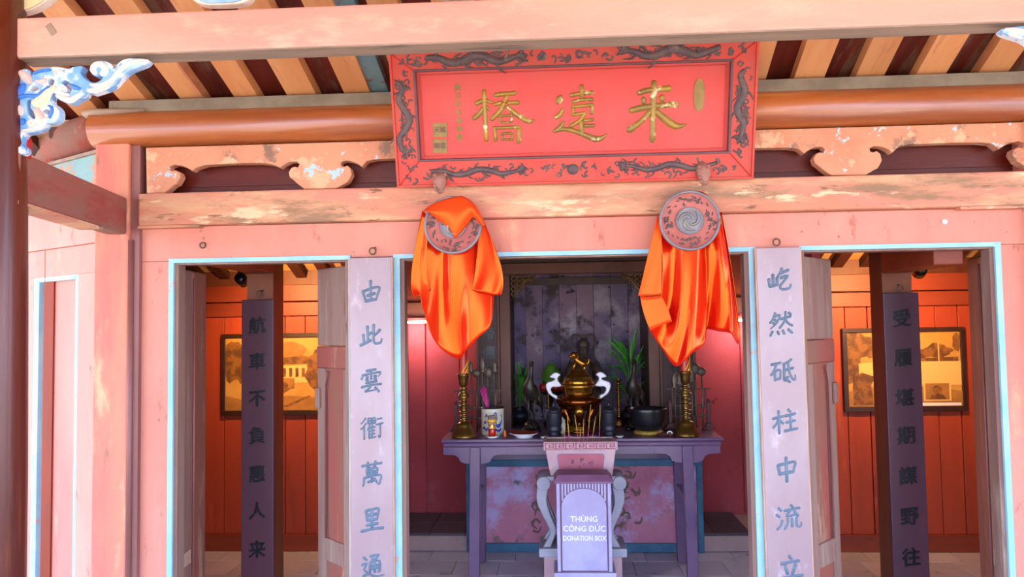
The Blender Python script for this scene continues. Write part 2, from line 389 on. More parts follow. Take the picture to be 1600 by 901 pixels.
# ochre rafter edges measured where they meet the purlin
edges = [(192, 232), (285, 321), (369, 405), (451, 496), (540, 580), (1239, 1286), (1335, 1379), (1429, 1475), (1526, 1572)]
xs = []
for a, b in edges:
    y = 156-.028*(a-250)
    xs.append((X(a, y, .0), X(b, y, .0)))
x = xs[4][1]
for k in range(7): xs.append((xs[4][0]+(xs[5][0]-xs[4][0])*(k+1)/8., xs[4][1]+(xs[5][1]-xs[4][1])*(k+1)/8.))
for k in range(1, 12):
    xs.append((xs[0][0]-.325*k, xs[0][1]-.325*k)); xs.append((xs[8][0]+.335*k, xs[8][1]+.335*k))
for a, b in xs: rafter('rafter', a, b, -2.6, .12 if a > -2.5 else .45, 0, .07, RAFT)
rafter('roof_boarding', -6.5, -2.45, .16, .60, .075, .11, DARKRED)
rafter('roof_boarding', -6.5, 6.8, -2.6, .16, .075, .11, DARKRED)
rafter('roof_batten', X(580, 145, 0), X(607, 145, 0), -2.6, .12, .02, .072, BLUEG)
# far slope of the roof, behind the photographer
b = MB(); b.hexa([(-6.5, -5.3, 2.85), (6.8, -5.3, 2.85), (6.8, -2.6, 4.18), (-6.5, -2.6, 4.18)], [(-6.5, -5.3, 2.92), (6.8, -5.3, 2.92), (6.8, -2.6, 4.29), (-6.5, -2.6, 4.29)])
b.build('far_roof_slope', DARKRED, ceil)

# ---- facade
ZL = Zz(800, 397, 0)                        # underside of the lintel
ZJ = Zz(800, 342, 0)                        # joint between lintel board and upper beam
ZB = Zz(800, 287, -.06)                     # top of the upper beam
def fx(x, y=650, Y=0): return X(x, y, Y)
XL0 = fx(219); XLo = fx(263.5); XM1a = fx(546); XM1b = fx(628); XM2a = fx(1180); XM2b = fx(1262); XRo = fx(1574); XRe = fx(1625)
wf = setting('wall_front', (CX, 0, 0))
MB().box(XL0, XRe, 0, .09, ZL, ZJ).build('lintel_board', PINK, wf, bevel=.004)
MB().box(XL0, XLo, 0, .09, 0, ZL-.001).build('stile', PINK, wf, bevel=.004)
MB().box(XRo, XRe, 0, .09, 0, ZL-.001).build('stile', PINK, wf, bevel=.004)
MB().box(XM1a+.012, XM1b, .005, .09, 0, ZL-.001).build('mullion', PINK2, wf, bevel=.004)
MB().box(XM2a, XM2b, .005, .09, 0, ZL-.001).build('mullion', PINK2, wf, bevel=.004)
def frame(x0, x1, wl=.030, wr=.030):
    """pale blue bead around an opening, with a bare inner reveal"""
    t = MB(); t.box(x0, x0+wl, -.012, .02, 0, ZL+.012).build('blue_bead', CYAN, wf)
    MB().box(x1-wr, x1, -.012, .02, 0, ZL+.012).build('blue_bead', CYAN, wf)
    MB().box(x0+wl, x1-wr, -.012, .02, ZL-.012, ZL+.012).build('blue_bead', CYAN, wf)
    MB().box(x0+wl, x0+wl+.022, .005, .085, 0, ZL-.013).build('reveal', LEAFW, wf)
    MB().box(x1-wr-.022, x1-wr, .005, .085, 0, ZL-.013).build('reveal', LEAFW, wf)
    MB().box(x0+wl+.023, x1-wr-.023, .005, .085, ZL-.022, ZL-.013).build('reveal', LEAFW, wf)
frame(XLo, XM1a+.012, .028, .012)
frame(fx(616.5), fx(1187), .038, .036)
frame(XM2b-.02, XRo, .01, .03)
# dark red boards behind the carved frieze, up to the roof
for i, (za, zb) in enumerate(((ZB-.05, ZB+.055), (ZB+.057, ZB+.20), (ZB+.202, ZR0+.03))):
    MB().box(XL0, XRe, .10, .13, za, zb).build('frieze_back_board', MAROON, wf)
wf['label'] = 'salmon painted timber front with three blue-edged openings'

# upper weathered beam
bm = MB().box(XL0+.01, XRe-.02, -.06, .09, ZJ+.002, ZB)
o = bm.build('lintel_beam', PEACH, bevel=.012)
tag(o, 'long weathered peach beam with flaking paint above the doorways', 'beam')
# little stepped tongue at each end of the beam (joinery)
MB().box(XL0+.01, fx(318, 355), -.058, .0, ZJ-.012, ZJ+.002).build('tongue', PEACH, o)
MB().box(fx(1492, 325), XRe-.02, -.058, .0, ZJ-.012, ZJ+.002).build('tongue', PEACH, o)

# round purlin
zlog = 2.92; rlog = .105
pts = [(X(151, 205, 0), 0, zlog), (2.95, 0, zlog)]
o = MB().tube(pts, rlog, 28).build('round_purlin', LOGM)
tag(o, 'glossy round orange-brown log purlin above the carved frieze', 'purlin')
MB().box(-2.50, 2.93, -.06, .05, zlog+.084, ZR0-.002).build('dust_fillet', DUST, o, bevel=.004)

# carved frieze board: cusped arches between hanging shield-shaped pendants
def frz(px, py): p = at(px, py, -.02); return (p.x, p.z)
def Lz(x, y): return (220+x/4, 200+y/4)
zt = zlog-rlog-.004
R_ = [(922,275),(935,310),(975,345),(1020,380)]
pend_right = [(1220,378),(1270,348),(1290,338),(1300,325),(1318,290),(1310,250),(1290,232),(1270,240),(1252,235),(1250,215),(1275,203),(1320,208),(1360,225),(1380,244)]
pend_left = [(870,248),(890,230),(930,210),(975,208),(990,225),(980,245),(960,240),(940,247),(922,275),(930,308),(950,322),(975,345),(1020,380)]
slope = -.0285*4                       # image slope of horizontals per zoom px is removed before repeating
pitch = 275*4
out = [Lz(30, 92), Lz(35, 408), Lz(150, 405), Lz(205, 358), Lz(222, 350), Lz(250, 300), Lz(240, 275), Lz(215, 262), Lz(195, 268), Lz(178, 258), Lz(180, 240), Lz(210, 228), Lz(260, 235), Lz(300, 255), Lz(320, 268)]
bot = [frz(*p) for p in out]
def padd(pl, dx):
    res = []
    for x_, y_ in pl:
        p = frz(*Lz(x_, y_)); res.append((p[0]+dx, p[1]))
    return res
dX = frz(1325, 250)[0]-frz(500, 250)[0]; step = dX/3
arch1 = [(340,250),(400,231),(560,221),(740,218),(810,225),(850,238)]
for k in range(4):
    if k == 0: bot += padd(arch1, 0)
    else:
        x0 = bot[-1][0]; x1 = padd([(870, 248)], k*step)[0][0]; za = padd([(560, 216)], 0)[0][1]
        for u in (.06, .16, .5, .84, .94): bot.append((x0+(x1-x0)*u, za - (.012 if u in (.06, .94) else .003 if u in (.16, .84) else 0)))
    bot += padd(pend_left, k*step) + padd(pend_right, k*step)
xe = XRe-.05
rp = [p for p in reversed(bot[:15])]; xm = (frz(912, 250)[0])
x0 = bot[-1][0]
rp = [(2*xm-p[0], p[1]) for p in rp]; x1 = rp[0][0]; za = padd([(560, 216)], 0)[0][1]
for u in (.06, .16, .5, .84, .94): bot.append((x0+(x1-x0)*u, za - (.012 if u in (.06, .94) else .003 if u in (.16, .84) else 0)))
bot += rp
bot[0] = (bot[0][0], zt); bot[-1] = (bot[-1][0], zt)
fl = [(p[0], max(p[1], ZB+.002)) for p in bot]
o = MB().shape([fl], lambda a, b, n: (a, .045-n, b), .065, .006).build('carved_frieze_board', CARVE)
tag(o, 'cusped carved frieze board with flaking blue-white paint below the purlin', 'frieze')

# ---- corner post of the left front
xp0, xp1 = fx(152), fx(206)
t = thing('corner_post', 'square salmon corner post left of the doorways with worn stains', 'post', ((xp0+xp1)/2, .0, 0))
zpt = Zz(185, 203, -.05)
MB().box(xp0, xp1, -.05, .13, 0, zpt).build('shaft', mat('worn_salmon_post', '#d88a6c', '#cf7466', .7, scale=2.2, stretch=(2, 2, .5), spots=[(3, '#e2b086', .55, .7), (4, '#8a6852', .60, .72)], bump=.2), t, bevel=.01)
MB().tube([(xp1+.006, -.035, .0), (xp1+.006, -.035, Zz(210, 375, -.04))], .016, 10).build('edge_moulding', PURPLE, t)
MB().box(xp1+.001, XL0+.004, -.03, .06, 0, Zz(210, 200, 0)).build('side_fillet', PURPLE, t)
xq0, xq1 = XRe-.02, XRe+.19
t = thing('corner_post', 'square salmon corner post at the right edge of the front', 'post', ((xq0+xq1)/2, .0, 0))
MB().box(xq0, xq1, -.05, .13, 0, zpt).build('shaft', bpy.data.materials['worn_salmon_post'], t, bevel=.01)

# ---- left wing wall, turned back from the front
WA = math.radians(31)
wp = Vector((xp0+.01, -.02, 0)); wd = Vector((-math.cos(WA), math.sin(WA), 0)); wn = Vector((-math.sin(WA), -math.cos(WA), 0))
WM = Matrix.Translation(wp) @ Matrix(((-wd.x, -wn.x, 0), (-wd.y, -wn.y, 0), (0, 0, 1))).to_4x4()   # local x towards the post, local y inwards
WMi = WM.inverted()
def wl(x, y): q = WMi @ atp(x, y, wp, wn); return q.x, q.z
wg = setting('wall_left', (0, 0, 0)); wg['label'] = 'salmon panelled wall angling back at the left'
s_c0 = wl(50, 650)[0]; s_c1 = wl(58, 650)[0]; s_d0 = wl(115.5, 650)[0]; s_d1 = wl(119.5, 650)[0]; s_e = -.005
zc = wl(90, 431)[1]; zj = wl(90, 388)[1]; zu = wl(50, 338)[1]
def wbox(nm, a, b_, y0, y1, z0, z1, m, bev=.003): return MB(WM).box(a, b_, y0, y1, z0, z1).build(nm, m, wg, bevel=bev)
wbox('stile', -1.6, s_c0, 0, .08, 0, zc, PINK)
wbox('stile', s_d1, s_e, 0, .08, 0, zc, PINK)
wbox('rail', -1.6, s_e, 0, .08, zc, zj, PINK)
wbox('rail', -1.6, s_e, -.012, .08, zj+.002, zu, PINK)
wbox('panel', s_c0, s_d1, .04, .07, 0, zc, PINK2, 0)
wbox('blue_bead', s_c0, s_c1, .0, .041, 0, zc, CYAN)
wbox('blue_bead', s_d0, s_d1, .0, .041, 0, zc, CYAN)
wbox('blue_bead', s_c1, s_d0, .0, .041, zc-.028, zc, CYAN)
wbox('back_board', -1.6, s_e, .09, .12, zu-.05, 3.3, MAROON, 0)
z1 = wl(150, 226)[1]; z0 = wl(150, 300)[1]
wbox('flaking_blue_panel', -.62, s_e, .02, .05, z0, zlog-rlog-.02, CYANW, 0)
wbox('edge_strip', -.62, s_e, .0, .045, zlog-rlog-.02, zlog-rlog+.0, GREYW)
# wing purlin with the scarf joint
q0 = wp + wd*.01 - wn*.05 + Vector((0, 0, zlog+.015)); q1 = wp + wd*1.7 - wn*.05 + Vector((0, 0, zlog+.015))
o = MB().tube([q0, q0.lerp(q1, .5), q1], .112, 24).build('wing_purlin', DUSTY)
tag(o, 'dusty red round purlin turning away above the left wall', 'purlin')
e0 = Vector((X(160, 165, -.06), -.06, zlog+.085)); e1 = Vector((X(228, 162, -.06), -.07, zlog+.09))
MB().tube([e0+Vector((-.1, .03, .0)), e0, e1], [.05, .045, .012], 10, flat=.5).build('scarf_tongue', GREYW, o)
# right wing, mirrored about the centre line, only just beyond the frame
MM = Matrix.Translation((2*CX+.06, 0, 0)) @ Matrix.Diagonal((-1, 1, 1, 1))
rw = setting('wall_right', (0, 0, 0)); rw['label'] = 'salmon wall angling back at the right'
MB(MM @ WM).box(-1.6, s_e, 0, .08, 0, zlog).build('boarding', PINK, rw)

# ---- front row of the bridge: column, tie beam, long cross beam, painted brackets
YF = -1.2
xr = X(27, 460, YF)
pc = Vector((xr-.125, YF+.02, 0))
o = MB().lathe([(.135, 0), (.14, .5), (.138, 1.2), (.130, 1.9), (.122, 2.4), (.112, 2.75), (.105, 3.35)], pc, 32).build('bridge_column', POSTD)
tag(o, 'dark red-brown varnished round column at the left edge', 'column')
o = MB().lathe([(.135, 0), (.14, .5), (.138, 1.2), (.130, 1.9), (.122, 2.4), (.112, 2.75), (.105, 3.35)], (X(1765, 460, YF)+.12, YF+.02, 0), 32).build('bridge_column', POSTD)
tag(o, 'dark red-brown round column just beyond the right edge', 'column')
zb0 = (Zz(400, 76, YF)+Zz(1200, 47, YF))/2; zb1 = Zz(400, 13, YF)
bx0 = X(17, 60, YF); bx1 = X(1745, 20, YF)
t = thing('cross_beam', 'long pale pink squared beam across the top of the view', 'beam', ((bx0+bx1)/2, YF, zb0))
MB().box(bx0, bx1, YF, YF+.115, zb0+.001, zb1).build('body', TOPB, t, bevel=.008)
MB().box(bx0+.02, bx1-.02, YF+.006, YF+.110, zb0-.004, zb0+.004).build('grey_underside', GREYW, t)  # greyer slab over the beam's underside
pgp = at(80, 46, YF)
MB(Matrix.Translation(pgp) @ Matrix.Rotation(math.radians(-35), 4, 'Y')).box(-.014, .014, -.004, .02, -.026, .026).build('peg', GREYW, t, bevel=.004)
# tie beam
n0a, n0b = at(37, 237, YF), at(35, 316, YF); n1a, n1b = at(207, 309, 0), at(200, 365, 0)
za, zb = (n0a.z+n1a.z)/2, (n0b.z+n1b.z)/2
A = Vector((n0a.x-.02, YF, 0)); B = Vector((xp1-.012, -.045, 0))
dd = (B-A).normalized(); side = Vector((-dd.y, dd.x, 0))*.115
def up(v, z): return Vector((v.x, v.y, z))
o = MB().hexa([up(A, zb), up(B, zb), up(B+side, zb), up(A+side, zb)], [up(A, za), up(B, za), up(B+side, za), up(A+side, za)]).build('tie_beam', DUSTY, bevel=.012)
tag(o, 'dusty red tie beam running back from the dark column to the corner post', 'beam')
C0 = A.lerp(B, .72)
MB().hexa([up(A, zb-.016), up(C0, zb-.016), up(C0+side, zb-.016), up(A+side, zb-.016)], [up(A, zb-.001), up(C0, zb-.001), up(C0+side, zb-.001), up(A+side, zb-.001)]).build('pale_underside', PEACH, o)  # thin added slab that colours the beam's underside lighter

# painted openwork bracket in the angle of column and beam
def bz(x, y): return (x/4.742, 70+y/4.742)
OUT = [(1095,108),(1000,100),(930,105),(880,135),(845,178),(835,150),(790,122),(740,118),(700,140),(672,190),(690,225),(730,235),(757,205),(775,215),(750,260),(700,280),(650,262),(612,228),(600,200),(615,160),(560,160),(510,175),(440,165),(360,165),(290,180),(250,205),(237,228),(225,190),(180,178),(145,200),(130,240),(150,278),(110,330),(100,400),(115,435),(95,470),(100,520),(120,560),(150,600),(145,620),(110,660),(100,720),(95,780),(110,812),(160,815),(190,790),(185,760),(160,735),(165,690),(190,660),(250,650),(310,625),(350,585),(400,580),(440,545),(440,480),(410,445),(385,430),(380,400),(390,368),(408,360),(430,400),(480,425),(530,437),(575,410),(630,380),(645,355),(690,365),(740,350),(800,330),(850,300),(890,255),(950,200),(1020,170),(1085,140)]
HOL = [[(225,330),(245,305),(285,310),(280,335),(250,345)], [(352,262),(380,248),(405,268),(395,298),(365,300)], [(455,282),(480,262),(520,285),(535,320),(520,355),(490,362),(500,330),(480,300)], [(205,420),(235,410),(225,460),(250,500),(265,540),(245,545),(210,500)], [(320,490),(350,475),(385,500),(365,520),(340,510)]]
YB = YF+.02
def bp(x, y): p = at(*bz(x, y), YB); return (p.x, p.z)
def bm3(a, b, n): return (a, YB+.04-n, b)
bo = bp(100, 500)
t = thing('carved_bracket', 'openwork carved bracket painted blue and white at the dark left column', 'bracket', (bo[0], YB, bo[1]))
MB().shape([cat([bp(*p) for p in OUT], True, 3)] + [cat([bp(*p) for p in h], True, 3) for h in HOL], bm3, .045, .006).build('fretwork', BRKB, t)
MB().shape([[bp(85, 290), bp(130, 290), bp(135, 560), bp(150, 640), bp(170, 700), bp(160, 820), bp(75, 820)]], lambda a, b, n: (a, YB+.06-n, b), .03).build('back_plate', BRKR, t)
STR = [('white_scroll', BRKW, [([(760,225),(785,195),(765,150),(715,150),(695,190),(720,215)], [18,26,24,22,24,14]), ([(1080,118),(980,135),(900,185),(840,260),(760,300),(680,300)], [10,18,20,18,16,10]), ([(660,340),(700,340),(780,310),(850,275)], [16,20,16,8]), ([(430,380),(480,400),(530,412),(580,385),(620,360)], [14,20,24,20,10]), ([(470,320),(455,345),(480,365),(520,372)], [12,16,14,8]), ([(440,190),(465,205),(455,230),(425,225),(418,200)], [8,12,10,8,6]), ([(270,590),(240,600),(225,580),(250,562)], [14,18,14,8]), ([(180,640),(250,625),(320,590),(350,545)], [12,16,18,12]), ([(125,800),(160,795),(150,765),(125,740)], [14,18,14,10]), ([(420,470),(428,510),(405,560)], [12,18,14])]),
       ('rose_scroll', BRKP, [([(160,205),(185,230),(220,265),(235,290)], [24,34,30,14]), ([(280,275),(320,275),(345,262)], [14,22,14]), ([(120,455),(150,480),(165,520)], [22,30,18]), ([(115,530),(140,560)], [14,18]), ([(270,480),(300,520),(330,560)], [24,30,22])]),
       ('yellow_stem', BRKY, [([(420,320),(370,350),(330,400),(280,430),(250,430)], [14,30,44,40,20]), ([(300,455),(330,440),(360,400)], [18,24,12]), ([(280,500),(300,545),(330,580)], [10,16,12])]),
       ('deep_blue_scroll', BRKD, [([(185,300),(160,340),(130,385),(125,420)], [20,34,30,20]), ([(150,395),(210,380),(280,385),(330,350),(370,315)], [16,14,16,14,10]), ([(120,505),(135,520)], [14,12]), ([(150,660),(130,710),(130,760)], [10,12,10]), ([(370,455),(395,480),(375,545)], [8,12,8]), ([(260,220),(300,200),(380,190)], [8,12,8]), ([(530,300),(560,320),(600,330)], [12,18,10]), ([(180,560),(175,590)], [24,14])])]
def bpm(a, b, n): p = bp(a, b); return (p[0], YB-.005-n, p[1])
for nm, mm, ss in STR:
    for pts_, ww in ss: MB().brush(pts_, ww, .012, bpm).build(nm, mm, t)
# its twin at the right column; only the tip shows
xm = (X(230, 100, YB)+X(1566, 46, YB))/2
t2 = thing('carved_bracket', 'white painted bracket tip entering at the upper right corner', 'bracket', (2*xm-bo[0], YB, bo[1]))
for ch in list(t.children):
    c = ch.copy(); COL.objects.link(c); c.parent = t2; c.scale = (-1, 1, 1)
# painted cloud brackets standing on the beam (only their lower edges show)
def cloud(nm, pts_, mt, lab, bt):
    pp = [at(x_, y_, YF+.10) for x_, y_ in pts_]
    t = thing('cloud_bracket', lab, 'bracket', (sum(p.x for p in pp)/len(pp), YF+.10, zb1))
    MB().shape([cat([(p.x, p.z) for p in pp], True, 3)], lambda a, b, n: (a, YF+.10-n, b), .05, .006).build('board', mt, t)
    MB().shape([cat([((p.x-t.location.x)*.8+t.location.x, (p.z-t.location.z)*.8+t.location.z+.012) for p in pp], True, 3)], lambda a, b, n: (a, YF+.047-n, b), .008, .002).build('painted_face', bt, t)
cloud('a', [(22, 28), (40, 27), (60, 22), (76, 14), (86, 6), (98, -8), (90, -40), (24, -40)], BRKW, 'cream scalloped bracket standing on the cross beam by the column', BRKY)
cloud('b', [(304, -2), (312, 8), (326, 14), (352, 15), (385, 12), (398, 4), (402, -12), (396, -40), (310, -40)], BRKW, 'sky-blue scalloped board on the cross beam, left one', BRKB)
cloud('c', [(672, -6), (690, 2), (715, 4), (748, 0), (762, -10), (756, -40), (680, -40)], BRKW, 'sky-blue scalloped board on the cross beam near the middle', BRKB)

# brush-written characters: strokes on a 100 x 100 field, y down
GL = {
'由': [[(18,45),(23,68),(31,90)],[(22,47),(52,38),(80,36),(87,44),(78,68),(72,90)],[(50,6),(50,45),(51,86)],[(36,66),(68,60)],[(34,87),(70,85)]],
'此': [[(18,48),(20,66),(22,82)],[(36,16),(37,50),(38,80)],[(40,50),(52,44)],[(6,90),(28,84),(50,74)],[(88,36),(76,48),(64,55)],[(62,12),(61,50),(62,80),(70,90),(90,88),(95,72)]],
'雲': [[(30,10),(70,7)],[(16,24),(14,33),(10,42)],[(16,26),(52,22),(88,21),(80,38)],[(50,10),(50,46)],[(30,34),(38,37)],[(28,45),(38,48)],[(62,33),(72,35)],[(62,44),(72,47)],[(28,59),(74,56)],[(10,74),(50,69),(92,69)],[(48,72),(38,84),(24,93),(70,90)],[(66,80),(74,88),(82,99)]],
'衢': [[(26,8),(18,20),(6,30)],[(28,30),(18,42),(6,52)],[(20,44),(20,94)],[(36,12),(36,32)],[(36,12),(48,12),(48,32)],[(36,22),(48,22)],[(36,32),(48,32)],[(54,12),(54,32)],[(54,12),(66,12),(66,32)],[(54,22),(66,22)],[(54,32),(66,32)],[(44,38),(34,58)],[(40,50),(40,92)],[(52,38),(55,46)],[(41,50),(66,48)],[(41,63),(64,61)],[(41,76),(64,74)],[(39,91),(68,88)],[(53,50),(53,90)],[(74,18),(94,15)],[(70,40),(98,35)],[(86,40),(86,92),(78,84)]],
'萬': [[(10,18),(50,15),(92,13)],[(34,5),(36,26)],[(66,3),(62,26)],[(30,32),(32,54)],[(30,32),(72,30),(70,54)],[(31,43),(70,42)],[(33,55),(70,53)],[(51,31),(51,86)],[(18,66),(18,82),(14,98)],[(20,66),(54,62),(88,61),(84,84),(80,96),(70,90)],[(34,84),(66,77)],[(60,72),(70,86)]],
'里': [[(26,12),(28,32),(31,53)],[(27,13),(52,10),(77,9),(74,32),(72,52)],[(29,32),(72,30)],[(31,52),(72,50)],[(50,12),(50,88)],[(28,71),(74,68)],[(6,94),(50,88),(96,88)]],
'通': [[(14,12),(28,24)],[(8,41),(28,37),(16,60),(29,74),(12,86)],[(12,86),(36,80),(66,92),(99,88)],[(42,10),(78,7),(60,24)],[(50,20),(63,28)],[(42,34),(40,78)],[(42,34),(80,32),(79,74),(70,70)],[(42,48),(78,47)],[(42,61),(78,59)],[(60,33),(60,76)]],
'屹': [[(26,28),(26,72)],[(10,44),(10,60),(12,74)],[(12,75),(42,70)],[(42,42),(42,73)],[(62,8),(56,24),(46,38)],[(54,27),(88,18)],[(56,46),(84,40),(68,60),(53,78),(60,91),(88,90),(95,74)]],
'然': [[(30,6),(22,26),(8,44)],[(28,20),(48,17),(34,46),(8,68)],[(26,32),(34,40)],[(20,44),(28,51)],[(50,33),(90,27)],[(70,6),(66,40),(44,68)],[(68,38),(80,54),(95,64)],[(82,11),(91,20)],[(17,78),(7,95)],[(36,80),(41,93)],[(56,78),(63,93)],[(77,76),(94,93)]],
'砥': [[(6,19),(44,15)],[(26,18),(18,40),(4,60)],[(18,46),(20,83)],[(18,46),(41,44),(38,79)],[(21,79),(38,77)],[(86,6),(70,16),(52,22)],[(56,22),(55,86)],[(55,87),(71,73)],[(56,47),(92,41)],[(72,14),(76,56),(88,84),(97,86),(98,68)],[(65,85),(77,95)]],
'柱': [[(4,35),(48,29)],[(28,6),(28,96)],[(28,37),(18,56),(4,70)],[(31,44),(45,58)],[(65,5),(75,16)],[(53,29),(94,24)],[(56,55),(91,51)],[(48,88),(99,83)],[(73,28),(73,84)]],
'中': [[(18,30),(24,68)],[(19,31),(50,27),(84,24),(80,46),(76,65)],[(25,65),(78,61)],[(50,3),(50,99)]],
'流': [[(13,10),(25,22)],[(5,35),(18,45)],[(6,92),(18,80),(27,60)],[(61,3),(71,14)],[(35,23),(96,17)],[(60,22),(43,45),(84,40)],[(73,29),(89,47)],[(48,54),(46,74),(34,94)],[(64,54),(64,88)],[(82,52),(82,84),(97,88),(99,72)]],
'立': [[(47,5),(57,18)],[(16,33),(50,29),(86,27)],[(31,42),(40,75)],[(71,38),(57,77)],[(4,90),(50,85),(98,84)]],
}
def brushed(ch, size, m, th):
    """strokes of one character as one relief, centred"""
    q = MB(); st = GL[ch]; k = size/100; base = 7.4 if len(st) < 9 else 6.2 if len(st) < 14 else 4.2
    for s_ in st:
        n_ = len(s_)
        ww = [base*(1.0 if i == 0 else .78 if i < n_-1 else .9)*k for i in range(n_)]
        if n_ >= 4: ww[-1] *= .45
        q.brush([((x_-50)*k, (50-y_)*k) for x_, y_ in s_], ww, th, m, n=3)
    return q

# ================================================================== interior of the shrine
# ---- floor tiles
fl_ = setting('floor', (0, 0, 0)); fl_['label'] = 'shrine floor of square blue-grey tiles'
MB().box(-3.1, 3.5, .0, 1.93, -.08, -.03).build('bed', RISER, fl_)
ft = MB().box(-.163, .163, -.163, .163, -.03, 0).build('floor_tile', STONEF, fl_, bevel=.003); ft.location = (-2.93, .20, 0)
for j in range(6):
    for i in range(20):
        if i or j: copy_piece(ft, fl_, (-2.93+.33*i+(.11 if j % 2 else 0), .20+.33*j, -.001*((i*7+j*3) % 3)))
# ---- raised platforms left and right of the altar, rear walls
YR, YW = 1.93, 2.62                       # riser line, rear wall of the middle bay
ZP = .14
XPL, XPR = X(640, 640, YW), X(1176, 640, YW)
AX0, AX1 = X(729, 790, YR), X(1098, 790, YR)
st = setting('floor_platform', (0, 0, 0)); st['label'] = 'low dark-tiled platform behind the altar table'
MB().box(XPL, XPR, YR, YW, 0, ZP-.02).build('riser', RISER, st, bevel=.006)
pt = MB().box(-.138, .138, -.165, .165, 0, .02).build('platform_tile', DKTILE, st, bevel=.003)
n = int((XPR-XPL)/.28)
for j in range(2):
    for i in range(n):
        loc = (XPL+.14+.28*i, YR+.17+.34*j, ZP-.02)
        if i == 0 and j == 0: pt.location = loc
        else: copy_piece(pt, st, loc)
wb = setting('wall_back', (0, 0, 0)); wb['label'] = 'crimson plastered rear wall of the middle bay'
MB().box(XPL-.1, XPR+.1, YW, YW+.08, 0, 3.0).build('plaster', CRIMSON, wb)
xx = X(666, 700, YW-.02)
MB().box(XPL, xx, YW-.03, YW, ZP, 2.0).build('pilaster', CRIMSON, wb, bevel=.004)
xx2 = X(1161, 700, YW-.02)
MB().box(xx2, XPR, YW-.03, YW, ZP, 2.0).build('pilaster', CRIMSON, wb, bevel=.004)
zb_ = Zz(650, 497, YW-.12); zt_ = Zz(650, 440, YW-.12)
for a_, b_ in ((XPL, X(742, 600, 1.95)), (X(1090, 600, 1.95), XPR)): MB().box(a_, b_, YW-.12, YW-.031, zb_, zb_+.14).build('wall_beam', NFRAME, wb, bevel=.006)
for a_, b_ in ((XPL, X(742, 600, 1.95)), (X(1090, 600, 1.95), XPR)): MB().box(a_, b_, YW-.10, YW-.031, zb_+.145, zb_+.95).build('upper_boarding', INBEAM, wb)
for nm, xa in (('wall_partition_left', XPL-.05), ('wall_partition_right', XPR)):
    o = MB().box(xa, xa+.05, .95, YW, 0, 3.0).build(nm, CRIMSON); o['kind'] = 'structure'

# ---- side bays: plank walls, rails
YS = 1.95
zr1, zr2, zr3 = Zz(470, 493, YS), Zz(470, 471, YS), Zz(470, 445, YS)
zpl = Zz(350, 834, YS)
def sidebay(nm, xa, xb, lab):
    s = setting(nm, (0, 0, 0)); s['label'] = lab
    w_ = .178; k = int((xb-xa)/w_)+1; w_ = (xb-xa)/k
    p0 = MB().box(-w_/2+.003, w_/2-.003, 0, .03, zpl, zr1).build('wall_plank', PLANK, s, bevel=.003); p0.location = (xa+w_/2, YS, 0)
    for i in range(1, k): copy_piece(p0, s, (xa+w_*(i+.5), YS+.003*(i % 2), 0))
    MB().box(xa, xb, YS+.035, YS+.06, 0, 3.0).build('backing', INCOL, s)
    MB().box(xa, xb, YS-.035, YS+.03, 0, zpl).build('plinth_rail', INBEAM, s, bevel=.004)
    MB().box(xa, xb, YS-.03, YS+.03, zr1, zr2-.004).build('rail', INBEAM, s, bevel=.004)
    MB().box(xa, xb, YS-.05, YS+.03, zr2+.004, zr3).build('rail', INBEAM, s, bevel=.004)
    return s
sidebay('wall_back_left', -3.05, XPL-.05, 'red plank rear wall of the left bay')
sidebay('wall_back_right', XPR+.05, 3.45, 'red plank rear wall of the right bay')
for nm, xa in (('wall_side_left', -3.11), ('wall_side_right', 3.45)):
    o = MB().box(xa, xa+.06, .30, YS+.1, 0, 3.1).build(nm, PLANK); o['kind'] = 'structure'
# ---- shrine roof: tiles coloured as if lamplit, over dark rafters, falling to the back
sr = setting('ceiling_shrine', (0, 0, 0)); sr['label'] = 'shrine roof of tiles coloured lamplit yellow on dark rafters'
def srp(x, Y, dz=0): return (x, Y, 2.93-.40*(Y-.14)+dz)
def sraft(nm, xa, xb, z0, z1, m, y0=.14, y1=2.75):
    lo = [srp(xa, y0, z0), srp(xb, y0, z0), srp(xb, y1, z0), srp(xa, y1, z0)]; hi = [srp(xa, y0, z1), srp(xb, y0, z1), srp(xb, y1, z1), srp(xa, y1, z1)]
    return MB().hexa(lo, hi).build(nm, m, sr)
sraft('tile_lining', -3.3, XPL-.02, .062, .10, YELB); sraft('tile_lining', XPR+.02, 3.7, .062, .10, YELB)
for i in range(33):
    xk = -3.2+.215*i
    if not (XPL-.1 < xk < XPR): sraft('rafter', xk, xk+.085, 0, .06, DRAFT)
MB().box(XPL-.06, XPR+.06, .10, 2.75, 2.78, 2.83).build('middle_boarding', NICHED, sr)
